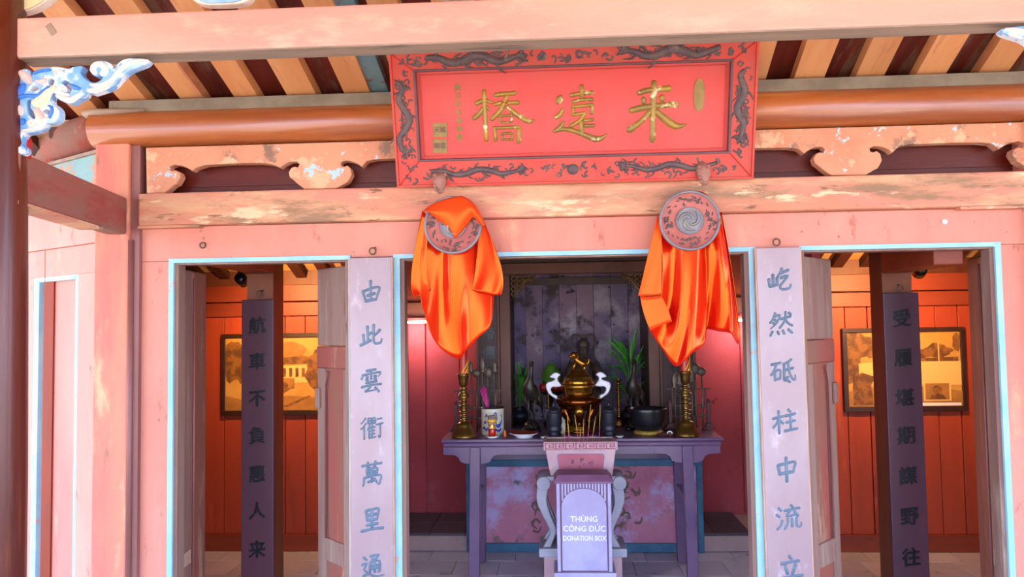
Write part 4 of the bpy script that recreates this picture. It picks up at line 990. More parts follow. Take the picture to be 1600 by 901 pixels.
# ================================================================== niche and altar base
YN = YR+.02; YNB = 2.52
nx0, nx1 = X(799, 600, YN), X(1014, 600, YN)
ncx = (nx0+nx1)/2
zna = Zz(905, 427, YN)                     # underside of the head rail
zled = Zz(900, 668, YN)
t = thing('altar_niche', 'dark wooden altar niche with sooty plum back boards and inscribed side panels', 'niche', (ncx, YN, zled))
bw = (nx1-nx0+.10)/8
b0 = MB().box(-bw/2+.002, bw/2-.002, 0, .02, zled, zna+.25).build('back_board', NICHE, t); b0.location = (nx0-.05+bw/2-ncx, YNB-YN, -zled)
b0.data.transform(Matrix.Translation((ncx, YN, zled)))
for i in range(1, 8):
    c = copy_piece(b0, t, (nx0-.05+bw*(i+.5)-ncx, YNB-YN+.002*(i % 2), -zled))
MB().box(nx0-.06, nx1+.06, YNB+.025, YNB+.04, zled, zna+.25).build('backing', NICHED, t)
MB().box(X(742, 600, YN), X(1090, 600, YN), YN-.03, YN+.05, zna, zna+.09).build('head_rail', NFRAME, t, bevel=.006)
MB().box(X(742, 600, YN), X(1090, 600, YN), YN+.0, YN+.05, zna+.095, zna+.42).build('upper_board', NICHED, t)
MB().box(nx0, nx1, YNB-.05, YNB-.002, zna-.06, zna-.0).build('dark_band', NICHED, t)
MB().box(nx0-.05, nx1+.05, YN-.03, YNB+.02, zled-.035, zled).build('ledge', TABLEM, t, bevel=.004)
for x0_, x1_ in ((nx0-.085, nx0), (nx1, nx1+.085)):
    MB().box(x0_, x1_, YN-.02, YN+.05, zled, zna).build('post', NFRAME, t, bevel=.006)
    MB().box(x0_+.0 if x0_ > ncx else x0_+.045, x1_-.045 if x0_ > ncx else x1_, YN+.05, YNB, zled, zna).build('side_board', NICHED, t)
lx0, lx1 = X(745, 600, YN), nx0-.087; rx0_, rx1_ = nx1+.087, X(1088, 600, YN)
for (a, b_), chs, ys in (((lx0, lx1), '聖帝德配天', (490, 522, 552, 582, 612)), ((rx0_, rx1_), '北極鎮玄', (545, 575, 605, 632))):
    ip_ = MB().box(a, b_, YN+.0, YN+.03, zled, zna).build('inscribed_panel', NICHED, t)
    for u in (a, b_-.022): MB().box(u, u+.022, YN-.015, YN+.0, zled+.1, zna).build('panel_stile', NFRAME, t, bevel=.004)
    MB().box(a, b_, YN-.015, YN+.0, zled+.0, zled+.10).build('panel_rail', NFRAME, t, bevel=.004)
    for ch, y in zip(chs, ys):
        zc_ = Zz(770, y, YN); cxx = (a+b_)/2
        MB().text(ch, .115, lambda u, v, n: (cxx+u, YN-.0-n, zc_+v), .008, .002).build('carved_character', BLACK, ip_)
for sgn, xc in ((1, nx0), (-1, nx1)):
    q = MB()
    for k in range(5):
        for j in range(4-k if k else 4):
            cxx, czz = xc+sgn*(.03+.045*j), zna-.03-.042*k
            q.tube([(cxx+.019*math.cos(h*math.pi/4), YN-.005, czz+.019*math.sin(h*math.pi/4)) for h in range(9)], .0045, 5)
    q.tube([(xc, YN-.005, zna-.22), (xc+sgn*.06, YN-.005, zna-.14), (xc+sgn*.13, YN-.005, zna-.05), (xc+sgn*.21, YN-.005, zna-.005)], .006, 6)
    o = q.build('corner_fretwork', BRASSO, t); o['kind'] = 'stuff'
# altar base below the niche
ax0, ax1 = AX0, AX1
t = thing('altar_podium', 'worn rose altar base with faded blue frame behind the offering table', 'altar', ((ax0+ax1)/2, YR, 0))
za0, za1 = 0.0, zled-.036
zr_ = Zz(1000, 727, YR); zr0 = Zz(1000, 716, YR); zbm = Zz(1000, 847, YR)
MB().box(ax0+.04, ax1-.04, YR-.01, YR+.06, zbm, zr_).build('panel', ALTP, t)
MB().box(ax0, ax0+.045, YR-.03, YR+.06, 0, zr_).build('frame_post', ALTB, t, bevel=.004)
MB().box(ax1-.045, ax1, YR-.03, YR+.06, 0, zr_).build('frame_post', ALTB, t, bevel=.004)
MB().box(ax0+.045, ax1-.045, YR-.025, YR+.06, 0, zbm).build('bottom_rail', ALTB, t, bevel=.004)
MB().box(ax0, ax1, YR-.03, YR+.06, zr_, zr0).build('top_rail', ALTB, t, bevel=.004)
MB().box(ax0+.02, ax1-.02, YR-.02, YR+.06, zr0, za1).build('upper_panel', TABLEM, t)
rb2 = random.Random(11)
for sx, ang in ((X(845, 750, YR), 1), (X(978, 750, YR), -1)):          # faded dragon reliefs
    q = MB()
    for k in range(16):
        a = (sx+rb2.uniform(-.07, .07), Zz(900, rb2.uniform(735, 830), YR)); g_ = rb2.uniform(0, 6.28)
        q.brush([a, (a[0]+.04*math.cos(g_), a[1]+.04*math.sin(g_)), (a[0]+.07*math.cos(g_+.7), a[1]+.07*math.sin(g_+.7))], [.010, .009, .003], .006, lambda u, v, n: (u, YR-.011-n, v))
    o = q.build('faded_relief', mat('relief_olive', '#6a5c48', '#7a5a58', .7, scale=9, bump=.2), t); o['kind'] = 'stuff'

# ================================================================== offering table
YT0, YT1 = 1.17, 1.74
tx0, tx1 = X(689, 688, YT0), X(1131, 685, YT0)
ZT = (Zz(700, 686, YT0)+Zz(1120, 684, YT0))/2
t = thing('offering_table', 'long plum lacquered altar table with bracketed straight legs', 'table', ((tx0+tx1)/2, (YT0+YT1)/2, 0))
MB().box(tx0, tx1, YT0, YT1, ZT-.022, ZT).build('top', TABLEM, t, bevel=.006)
MB().box(tx0+.012, tx1-.012, YT0+.006, YT1-.006, ZT-.058, ZT-.0225).build('top_moulding', TABLEM, t, bevel=.014)
zap = ZT-.058
lfx = (X(744, 800, YT0+.06), X(1076, 800, YT0+.06))
def spand(xl, sgn, Y):
    pl = [(xl, zap), (xl+sgn*.19, zap), (xl+sgn*.19, zap-.055), (xl+sgn*.11, zap-.060), (xl+sgn*.085, zap-.075), (xl+sgn*.07, zap-.105), (xl+sgn*.04, zap-.118), (xl, zap-.12)]
    return MB().shape([pl], lambda a, b, n: (a, Y+.022-n, b), .022, .002)
for Y in (YT0+.05, YT1-.08):
    MB().box(tx0+.03, tx1-.03, Y+.003, Y+.02, zap-.06, zap).build('apron', TABLEM, t, bevel=.003)
    for k, xl in enumerate(lfx):
        spl = (-.018 if k == 0 else .018)
        lo = [(xl-.038+spl, Y-.02, 0), (xl+.038+spl, Y-.02, 0), (xl+.038+spl, Y+.045, 0), (xl-.038+spl, Y+.045, 0)]
        hi = [(xl-.036, Y-.02, zap), (xl+.036, Y-.02, zap), (xl+.036, Y+.045, zap), (xl-.036, Y+.045, zap)]
        MB().hexa(lo, hi).build('leg', TABLEM, t, bevel=.006)
        spand(xl-.036, -1, Y).build('spandrel', TABLEM, t); spand(xl+.036, 1, Y).build('spandrel', TABLEM, t)
for xl in lfx:
    MB().box(xl-.02, xl+.02, YT0+.09, YT1-.09, zap-.40, zap-.35).build('side_stretcher', TABLEM, t, bevel=.004)

# ================================================================== things on the table
def on(px, Y, y=680): return Vector((X(px, y, Y), Y, ZT))
def candlestick(px, Y, lab, clab):
    p = on(px, Y)
    t = thing('candlestick', lab, 'candlestick', p)
    MB().lathe([(.088, 0), (.086, .012), (.080, .03), (.076, .034), (.070, .055), (.062, .06), (.056, .085), (.050, .10), (.030, .108), (.022, .112)], p, 32).build('bell_foot', BRASSO, t)
    pr = [(.022, .112)]; z = .115
    for r in (.028, .020, .030, .020, .036, .022, .026, .036, .022, .030, .020, .034, .040, .034, .020, .028, .022):
        pr += [(r*.8, z), (r*1.2, z+.006), (r*.8, z+.012)]; z += .0145
    MB().lathe(pr, p, 24).build('ringed_stem', BRASSO, t)
    MB().lathe([(.020, z), (.030, z+.01), (.032, z+.04), (.040, z+.075), (.044, z+.085), (.040, z+.088), (.030, z+.085), (.001, z+.07)], p, 28).build('socket', BRASSO, t)
    q = p+Vector((0, 0, z+.071))
    c = thing('candle', clab, 'candle', q)
    MB().lathe([(.031, 0), (.032, .02), (.032, .26), (.026, .275), (.004, .278)], q, 24).build('wax', CANDR, c)
    s = MB()
    for k in range(4):
        g_ = -1.9+k*.45*2
        s.tube([q+Vector((.0325*math.cos(g_+.5*j), .0325*math.sin(g_+.5*j), .02+.024*j)) for j in range(10)], .006, 6)
    s.build('gold_spiral', CANDY, c)
    MB().tube([q+Vector((0, 0, .275)), q+Vector((.002, 0, .295))], .0025, 5).build('wick', BLACK, c)
candlestick(725, 1.27, 'tall ringed brass candlestick under the left satin cloth', 'red and gold candle in the left brass candlestick')
candlestick(1073, 1.27, 'tall ringed brass candlestick under the right satin cloth', 'red and gold candle in the right brass candlestick')

def rack(xa, xb, Y, lab):
    p0, p1 = on(xa, Y), on(xb, Y)
    t = thing('weapon_rack', lab, 'rack', (p0+p1)/2)
    for p in (p0, p1):
        MB().shape([[(p.x-.055, ZT), (p.x-.03, ZT+.02), (p.x-.02, ZT+.05), (p.x+.02, ZT+.05), (p.x+.03, ZT+.02), (p.x+.055, ZT), (p.x+.028, ZT), (p.x, ZT+.014), (p.x-.028, ZT)]], lambda a, b, n: (a, Y+.02-n, b), .04, .004).build('foot', RACKW, t)
        MB().box(p.x-.013, p.x+.013, Y-.013, Y+.013, ZT+.051, ZT+.20).build('post', RACKW, t, bevel=.003)
        MB().lathe([(.013, .20), (.016, .207), (.004, .225)], (p.x, p.y, ZT), 10).build('finial', RACKW, t)
    for z in (.09, .165): MB().box(p0.x+.013, p1.x-.013, Y-.008, Y+.008, ZT+z, ZT+z+.018).build('rail', RACKW, t, bevel=.002)
    for z in (.295,): MB().box(p0.x-.02, p1.x+.02, Y-.006, Y+.006, ZT+z, ZT+z+.010).build('rail', RACKW, t)
    for x_ in (p0.x+.02, p1.x-.02): MB().box(x_-.006, x_+.006, Y-.006, Y+.006, ZT+.183, ZT+.295).build('slim_post', RACKW, t)
rack(713, 781, 1.60, 'small reddish rack with upright ceremonial staffs at the left table end')
rack(1048, 1108, 1.60, 'small reddish rack with upright ceremonial staffs at the right table end')
HEADS = {'fist': [(.012, 0), (.022, .01), (.030, .035), (.030, .06), (.018, .078), (.003, .085)], 'gourd': [(.010, 0), (.024, .02), (.012, .042), (.019, .06), (.010, .08), (.002, .095)],
         'blade': [(.009, 0), (.020, .014), (.010, .024), (.022, .06), (.012, .10), (.001, .135)], 'disc': [(.010, 0), (.028, .012), (.032, .03), (.028, .048), (.008, .06), (.001, .062)]}
def staff(px, Y, ytop, kind, lab, gr):
    p = on(px, Y-.022, 640); pz = Zz(px, ytop, Y-.022)
    t = thing('ceremonial_staff', lab, 'staff', p, gr)
    L = pz-ZT
    MB().tube([p, p+Vector((0, 0, L-.08))], .0065, 8).build('shaft', WEAP, t)
    MB().lathe([(r, z+L-.082) for r, z in HEADS[kind]], p, 14, sy=.55).build('head', WEAP, t)
for px, yt, k, lab in ((736, 566, 'gourd', 'gourd-headed staff nearest the left candlestick'), (745, 572, 'disc', 'disc-headed staff, second from the left candlestick'), (755, 566, 'blade', 'blade-headed staff in the middle of the left rack'), (764, 574, 'fist', 'fist-headed staff in the left rack above the porcelain pot'), (774, 566, 'gourd', 'gourd-headed staff at the right end of the left rack')):
    staff(px, 1.60, yt, k, lab, 'ceremonial staffs in the table racks')
for px, yt, k, lab in ((1055, 590, 'blade', 'blade-headed staff left of the right candlestick'), (1063, 586, 'gourd', 'gourd-headed staff just left of the right candle'), (1082, 580, 'blade', 'blade-headed staff just right of the right candlestick'), (1088, 567, 'fist', 'fist-headed staff in the right rack'), (1098, 569, 'disc', 'disc-headed staff at the right end of the right rack')):
    staff(px, 1.60, yt, k, lab, 'ceremonial staffs in the table racks')

# porcelain incense pot
p = on(770, 1.40)
t = thing('porcelain_pot', 'cream porcelain pot with a cobalt dragon on the left of the table', 'pot', p)
MB().lathe([(.072, 0), (.078, .006), (.082, .03), (.083, .17), (.086, .195), (.082, .20), (.074, .198), (.072, .17), (.001, .16)], p, 36).build('body', PORC, t)
def cyl(r): return lambda a, b, n: (p.x+(r+n)*math.sin(a), p.y-(r+n)*math.cos(a), p.z+b)
q = MB()
for pts_, ww in (([(.1,.14),(.35,.165),(.5,.13),(.3,.10),(.5,.07),(.8,.08),(1.0,.12),(.85,.15)], [.05,.06,.1,.12,.1,.12,.1,.04]), ([(-.6,.13),(-.5,.15),(-.35,.14)], [.05,.08,.03]), ([(-.9,.05),(-.7,.06),(-.5,.04),(-.3,.06),(0,.04),(.3,.05),(.6,.035),(.9,.05)], .07), ([(-.7,.09),(-.55,.10),(-.45,.08)], [.06,.08,.03])):
    q.brush([(a, b) for a, b in pts_], [w_*.13 for w_ in (ww if isinstance(ww, list) else [ww]*len(pts_))], .0015, cyl(.0835))
q.build('cobalt_dragon', COBALT, t)
MB().lathe([(.0868, .192), (.0875, .197), (.083, .2015)], p, 36).build('dark_rim', BLACK, t)
for k in range(10):
    a = p+Vector((-.030+.004*(k % 4), .01*(k//4)-.01, .165)); b_ = p+Vector((-.085+.010*(k % 5), .01*(k//5)-.02, .325+.012*(k % 3)))
    s = MB().tube([a, b_], .0045, 6).build('incense_stick', STICKP); tag(s, 'magenta incense stick bunched in the cream porcelain pot', 'incense stick', 'incense bundle in the porcelain pot')
# oil lamp on a saucer
p = on(769, 1.235)
t = thing('saucer', 'white saucer under the small red oil lamp', 'saucer', p)
MB().lathe([(.030, 0), (.034, .004), (.052, .014), (.050, .016), (.03, .008), (.001, .007)], p, 28).build('dish', WHITEC, t)
p2 = p+Vector((0, 0, .010))
t = thing('oil_lamp', 'small glass oil lamp with red base in front of the porcelain pot', 'lamp', p2)
MB().lathe([(.024, 0), (.026, .004), (.028, .05), (.026, .055)], p2, 24).build('red_oil_cup', GLASSR, t)
MB().lathe([(.027, .056), (.031, .11), (.032, .145), (.030, .145), (.027, .06)], p2, 24).build('glass_chimney', GLASSC, t)
MB().lathe([(.031, .10), (.034, .105), (.034, .118), (.031, .12)], p2, 24).build('gilt_band', CANDY, t)
MB().ell(p2+Vector((0, 0, .072)), (.005, .005, .012), 8, 6).build('flame', emis('flame', '#ffb040', 9), t)
p = on(789, 1.25)
o = MB().lathe([(.008, 0), (.011, .01), (.009, .045), (.003, .055)], p, 12).build('wax_taper', mat('orange_wax', '#d0601c', None, .4, bump=0)); tag(o, 'short orange wax stub between pot and white plate', 'candle stub')
# plate
p = on(819, 1.255)
t = thing('plate', 'white china plate lying on the table left of the dark jar', 'plate', p)
MB().lathe([(.060, 0), (.064, .006), (.066, .012), (.104, .030), (.106, .033), (.100, .033), (.066, .017), (.001, .014)], p, 36).build('dish', WHITEC, t)
MB().lathe([(.094, .0325), (.100, .0345), (.103, .0338)], p, 36).build('red_line', APPLE, t)

# cranes standing on tortoises
def crane(px, Y, flip, lab, tlab, hpx):
    p = on(px, Y)
    k = thing('tortoise', tlab, 'statuette', p)
    q = MB(); q.ell(p+Vector((0, 0, .040)), (.060, .075, .042)); q.ell(p+Vector((.0, -.088, .045)), (.018, .026, .018)); q.build('shell', CRANEM, k)
    for sx in (-1, 1):
        for sy in (-1, 1): MB().ell(p+Vector((sx*.05, sy*.055, .014)), (.022, .024, .016), 8, 6).build('foot', CRANEM, k)
    b = p+Vector((0, 0, .080))
    t = thing('crane_statue', lab, 'statue', b)
    f = flip
    q = MB(M=Matrix.Translation(b))
    q.tube([(f*.07, .10, .10), (f*.045, .06, .15), (f*.01, .02, .195), (-f*.008, -.01, .235), (-f*.012, -.03, .27), (-f*.004, -.03, .31), (f*.004, -.022, .36), (f*.006, -.02, .40), (f*.006, -.03, .43), (f*.008, -.055, .435)], [.012, .036, .056, .056, .040, .022, .0155, .014, .019, .008], 14)
    q.tube([(f*.008, -.05, .436), (f*.012, -.085, .425), (f*.012, -.125, .41)], [.008, .006, .0015], 8)
    q.build('body', CRANEM, t)
    for s in (-1, 1):
        MB(M=Matrix.Translation(b)).tube([(s*.02, .0, -.02), (s*.021, .005, .08), (s*.026, .0, .16)], [.006, .006, .016], 8).build('leg', CRANEM, t)
        g_ = MB(M=Matrix.Translation(b))
        for j in range(6): g_.tube([(s*.05+f*.0, -.005, .225-.012*j), (s*.056+f*.02, .05, .185-.016*j), (s*.03+f*.05, .12, .12-.018*j)], [.008, .012, .003], 6, flat=.5)
        g_.build('wing', CRANEM, t)
crane(831, 1.55, 1, 'dark bronze crane with upright neck standing left of the censer', 'bronze tortoise under the left crane', 0)
crane(992, 1.60, 1, 'dark bronze crane behind the black bowl', 'bronze tortoise under the right crane', 0)

# lidded pewter jars
def jar(px, Y, lab):
    p = on(px, Y); t = thing('lidded_jar', lab, 'jar', p)
    MB().lathe([(.052, 0), (.054, .012), (.044, .02), (.052, .035), (.056, .05), (.050, .06), (.052, .075), (.056, .085), (.056, .155), (.058, .165)], p, 30).build('body', DKMET, t)
    MB().lathe([(.058, .1655), (.056, .178), (.040, .195), (.020, .203), (.010, .21), (.014, .218), (.011, .23), (.002, .24)], p, 30).build('lid', DKMET, t)
jar(866, 1.32, 'dark pewter lidded jar left of the brass censer'); jar(952, 1.32, 'dark pewter lidded jar right of the brass censer')

# black bowl gong on a brocade ring
p = on(1013, 1.36)
o = MB().lathe([(.088, 0), (.102, .008), (.104, .022), (.090, .032), (.05, .030)], p, 32).build('brocade_ring', CUSH); tag(o, 'gold brocade ring cushion under the black bowl', 'cushion')
q = p+Vector((0, 0, .031))
o = MB().lathe([(.05, 0), (.088, .008), (.115, .04), (.128, .085), (.132, .13), (.136, .150), (.133, .158), (.126, .155), (.120, .13), (.10, .05), (.001, .02)], q, 44).build('bowl_gong', BLACK); tag(o, 'black bowl gong on a gold cushion at the right of the table', 'bowl')
p = on(1041, 1.235)
t = thing('gong_striker', 'small wooden gong striker lying beside the black bowl', 'striker', p)
MB().tube([p+Vector((-.06, .04, .010)), p+Vector((-.01, .01, .016)), p+Vector((.025, -.01, .022))], .009, 8).build('handle', RACKW, t)
MB().ell(p+Vector((.03, -.012, .024)), (.020, .020, .022), 10, 8).build('head', RACKW, t)
MB().tube([p+Vector((.02+.016*math.cos(a), -.03, .026+.016*math.sin(a))) for a in [k*.45 for k in range(8)]], .004, 6).build('white_cord', WHITEC, t)

# brass censer with lion lid
p = on(905, 1.50)
t = thing('censer', 'polished brass tripod censer with lion lid and pale ear handles', 'censer', p)
MB().lathe([(.105, 0), (.112, .006), (.112, .016), (.096, .022), (.092, .034), (.10, .040), (.10, .048), (.06, .05)], p, 36).build('base_plate', BRASS, t)
for k in range(3):
    g_ = math.radians(-90+120*k); c, s = math.cos(g_), math.sin(g_)
    MB().tube([p+Vector((c*.115, s*.115, .185)), p+Vector((c*.118, s*.118, .15)), p+Vector((c*.095, s*.095, .11)), p+Vector((c*.080, s*.080, .075)), p+Vector((c*.092, s*.092, .05))], [.030, .040, .028, .022, .026], 12).build('leg', BRONZE, t)
q = MB().ell(p+Vector((0, -.150, .165)), (.036, .018, .032), 12, 8); q.ell(p+Vector((-.018, -.166, .175)), (.008, .008, .008), 8, 6); q.ell(p+Vector((.018, -.166, .175)), (.008, .008, .008), 8, 6); q.ell(p+Vector((0, -.168, .16)), (.010, .010, .008), 8, 6)
q.build('mask', BRASS, t)
MB().lathe([(.05, .155), (.10, .165), (.145, .19), (.163, .222), (.163, .24), (.148, .262), (.120, .272), (.108, .278)], p, 44).build('belly', BRONZE, t)
MB().lathe([(.106, .2785), (.104, .285), (.112, .30), (.112, .318), (.120, .325), (.122, .345), (.116, .352)], p, 44).build('neck', BRASS, t)
lid_ = MB().lathe([(.116, .3525), (.120, .36), (.112, .385), (.094, .41), (.070, .43), (.058, .434), (.056, .45), (.030, .455)], p, 44).build('lid', BRASS, t)
q = MB()
for k in range(40):
    a = 2*math.pi*k/40; q.brush([(a, .392), (a+.08, .392), (a+.08, .402), (a+.0, .402)], .004, .003, lambda u, v, n: (p.x+(.106-(v-.392)*.7+n)*math.sin(u), p.y-(.106-(v-.392)*.7+n)*math.cos(u), p.z+v), n=1, rounded=False)
o = q.build('key_band', BRASSO, t); o['kind'] = 'stuff'
L = MB(M=Matrix.Translation(p+Vector((0, 0, .455))))          # the lion, facing left
L.tube([(.045, 0, .02), (.035, 0, .045), (.008, -.004, .062), (-.012, -.008, .078), (-.025, -.012, .095)], [.026, .030, .028, .024, .018], 12)
L.ell((-.030, -.016, .108), (.026, .023, .023)); L.ell((-.052, -.020, .100), (.014, .015, .012), 10, 7)
for k in range(12): L.ell((-.018+.018*math.cos(k*.55), -.012+.020*math.sin(k*1.1), .100+.020*math.sin(k*.55)), (.010, .010, .010), 8, 6)
for s in (-1, 1):
    L.tube([(-.015, s*.014, .06), (-.028, s*.016, .03), (-.034, s*.016, .0)], [.012, .010, .012], 8); L.tube([(.04, s*.018, .03), (.05, s*.022, .012), (.036, s*.022, .0)], [.016, .012, .010], 8)
L.tube([(.058, 0, .04), (.078, 0, .05), (.082, 0, .075), (.066, 0, .085)], [.010, .009, .010, .004], 8)
L.build('lion_finial', BRASS, lid_)
for s in (-1, 1):
    pl = [(.160,.240),(.190,.258),(.222,.286),(.239,.335),(.228,.365),(.190,.378),(.174,.391),(.209,.404),(.185,.432),(.156,.439),(.128,.420),(.148,.399),(.146,.376),(.121,.340),(.156,.330),(.188,.330),(.201,.312),(.188,.285),(.155,.268)]
    pl = [(p.x+s*a, p.z+b) for a, b in pl]
    MB().shape([cat(pl, True, 3)], lambda a, b, n: (a, p.y+.012-n, b), .024, .006).build('ear_handle', SILV, t)
# small gold candlesticks, cups
def goldstick(px, Y, h, lab):
    q = Vector((X(px, 640, Y), Y, zled)); t = thing('small_candlestick', lab, 'candlestick', q)
    MB().lathe([(.040, 0), (.040, .01), (.030, .03), (.030, .04), (.018, .055), (.012, .065)], q, 20).build('foot', BRASS, t)
    pr = []; z = .065
    while z < h-.05: pr += [(.010, z), (.017, z+.006), (.010, z+.014)]; z += .0165
    MB().lathe(pr+[(.012, z), (.024, z+.02), (.026, z+.03), (.02, z+.03), (.001, z+.02)], q, 18).build('ringed_stem', BRASS, t)
goldstick(857, 2.06, .31, 'small ringed gold candlestick left of the censer in the niche'); goldstick(967, 2.06, .38, 'small ringed gold candlestick right of the censer in the niche')
p = on(879, 1.42)
t = thing('porcelain_jarlet', 'tiny cream porcelain jar behind the left pewter jar', 'jar', p)
MB().lathe([(.016, 0), (.018, .004), (.024, .03), (.026, .07), (.020, .09)], p, 20).build('body', PORC, t); MB().lathe([(.021, .0905), (.020, .10), (.008, .108), (.006, .118), (.001, .122)], p, 16).build('lid', PORC, t)
for px, Y, lab in ((850, 1.215, 'small white dish in front of the left pewter jar'), (889, 1.215, 'small white dish just left of the incense sticks'), (926, 1.215, 'small white dish between incense sticks and right jar'), (968, 1.215, 'small white dish right of the right pewter jar')):
    q = on(px, Y); o = MB().lathe([(.016, 0), (.018, .003), (.030, .012), (.028, .013), (.001, .006)], q, 20).build('small_dish', WHITEC); tag(o, lab, 'dish')

# ---- things in the niche: fruit, plants, statue
def inn(px, Y): return Vector((X(px, 620, Y), Y, zled))
p = inn(862, 2.22)
t = thing('fruit_stand', 'dark footed fruit stand in the niche', 'fruit stand', p)
MB().lathe([(.07, 0), (.072, .01), (.03, .03), (.018, .06), (.018, .20), (.05, .235), (.115, .262), (.118, .27), (.05, .255), (.001, .25)], p, 28).build('stand', DKMET, t)
for k, (dx, dy) in enumerate(((-.062, -.03), (.03, -.065), (.075, -.02), (-.02, .06), (.06, .05))):
    q = p+Vector((dx, dy, .268+.035)); a = thing('apple', 'glossy red apple on the fruit stand, %s' % ('at the far left', 'left of the two right ones', 'at the far right', 'hidden at the back left', 'hidden at the back right')[k], 'apple', q, 'apples on the fruit stand')
    MB().lathe([(.008, -.030), (.026, -.034), (.038, -.012), (.040, .008), (.030, .028), (.012, .032), (.002, .024)], q, 20).build('flesh', APPLE, a)
    MB().tube([q+Vector((0, 0, .024)), q+Vector((.004, 0, .042))], .002, 5).build('stalk', RACKW, a)
q = p+Vector((0, 0, .32))
t = thing('pomelo', 'large green pomelo resting on the apples', 'pomelo', q)
MB().lathe([(.01, 0), (.05, .006), (.076, .04), (.078, .075), (.066, .12), (.044, .155), (.022, .175), (.006, .18)], q, 28).build('flesh', FRUITG, t)
MB().tube([q+Vector((0, 0, .178)), q+Vector((.01, 0, .205))], .004, 6).build('stalk', STEMG, t)

rl = random.Random(21)
def leafy(px, Y, n, hgt, lab, vlab, spread, specs=None, vh=.12):
    p = inn(px, Y)
    v = thing('vase', vlab, 'vase', p)
    MB().lathe([(.05, 0), (.055, .01), (.085, .04), (.092, .075), (.06, vh-.02), (.045, vh), (.052, vh+.01), (.04, vh+.008), (.001, vh-.03)], p, 28).build('body', DKMET, v)
    b = p+Vector((0, 0, vh-.02))
    t = thing('leafy_plant', lab, 'plant', b)
    for k in range(n):
        g_ = specs[k][0] if specs else rl.uniform(0, 6.28)
        L_, z0, lean, w_ = (specs[k][1:]) if specs else (rl.uniform(.17, .28), rl.uniform(.08, hgt), rl.uniform(.3, 1.4), rl.uniform(.011, .019))
        d = Vector((math.cos(g_)*spread, math.sin(g_)*.45, 0)); sd_ = Vector((-math.sin(g_), math.cos(g_), 0))
        base = b+Vector((d.x*.05, d.y*.05, z0))
        def fn(u, v_, base=base, d=d, sd_=sd_, L_=L_, lean=lean, w_=w_):
            c = base+d*(L_*v_*math.sin(lean)*(1))+Vector((0, 0, L_*(v_*math.cos(lean)-.35*v_*v_*math.sin(lean))))
            ww = w_*math.sin(math.pi*min(.06+.94*v_, 1))**.8
            return c+Vector((1, 0, 0))*0+ (sd_*.5+Vector((.7*math.copysign(1, -d.x or 1)*0+.6, 0, .25)))*ww*(u-.5)*2 + Vector((0, -.006*(1-abs(u-.5)*2), 0))
        MB().grid(fn, 2, 7).build('leaf', LEAFG, t)
    for k in range(4):
        MB().tube([b+Vector((0, 0, -.04)), b+Vector((.012*(k-1.5), 0, hgt*.6)), b+Vector((.03*(k-1.5), -.005, hgt))], .005, 6).build('stem', STEMG, t)
leafy(812, 2.30, 12, .30, 'green leafy plant at the left side of the niche', 'dark grey vase of the left plant', .55)
leafy(985, 2.26, 44, .46, 'bushy green plant with arching leaves at the right of the niche', 'dark vase of the right plant', 1.0)

# statue with a scarf arching over its head
p = inn(913, 2.33)
t = thing('deity_statue', 'dark wooden seated deity statue with a scarf looped around its head', 'statue', p)
MB().lathe([(.15, 0), (.15, .03), (.12, .05), (.12, .16), (.14, .18), (.14, .21)], p, 24, sy=.8).build('pedestal', STATM, t)
B = MB(M=Matrix.Translation(p+Vector((0, 0, .21))))
B.tube([(0, .01, .0), (0, .01, .05), (0, .005, .12), (0, .0, .20), (0, 0, .265), (0, -.005, .31), (0, -.008, .335)], [.135, .13, .098, .095, .108, .075, .034], 20, flat=.72)
for s in (-1, 1):
    B.tube([(s*.09, 0, .28), (s*.125, -.02, .20), (s*.115, -.06, .13), (s*.04, -.09, .12)], [.040, .038, .034, .022], 12)
    B.tube([(s*.03, -.02, .03), (s*.11, -.07, .035), (s*.13, -.09, .01), (s*.05, -.11, .01)], [.05, .055, .042, .03], 12)
B.build('body', STATM, t)
H = MB(M=Matrix.Translation(p+Vector((0, -.010, .21))))
H.ell((0, 0, .385), (.046, .050, .062)); H.ell((0, -.048, .382), (.009, .010, .014), 8, 6)
for s in (-1, 1): H.ell((s*.047, .0, .382), (.007, .012, .022), 8, 6); H.ell((s*.017, -.043, .395), (.009, .006, .004), 8, 5)
H.ell((0, -.044, .358), (.014, .007, .004), 8, 5)
H.lathe([(.049, .415), (.053, .425), (.050, .45), (.038, .47), (.022, .485), (.004, .49)], (0, 0, 0), 18)
H.build('head', STATM, t)
MB(M=Matrix.Translation(p+Vector((0, 0, .21)))).tube(cat([(-.10, -.01, .20), (-.115, 0, .28), (-.088, .01, .34), (-.088, .02, .40), (-.105, .03, .46), (-.085, .03, .515), (-.04, .03, .515), (0, .03, .50), (.04, .03, .515), (.085, .03, .515), (.105, .03, .46), (.088, .02, .40), (.088, .01, .34), (.115, 0, .28), (.10, -.01, .20)], n=4), .0165, 8, flat=.6).build('scarf', STATM, t)

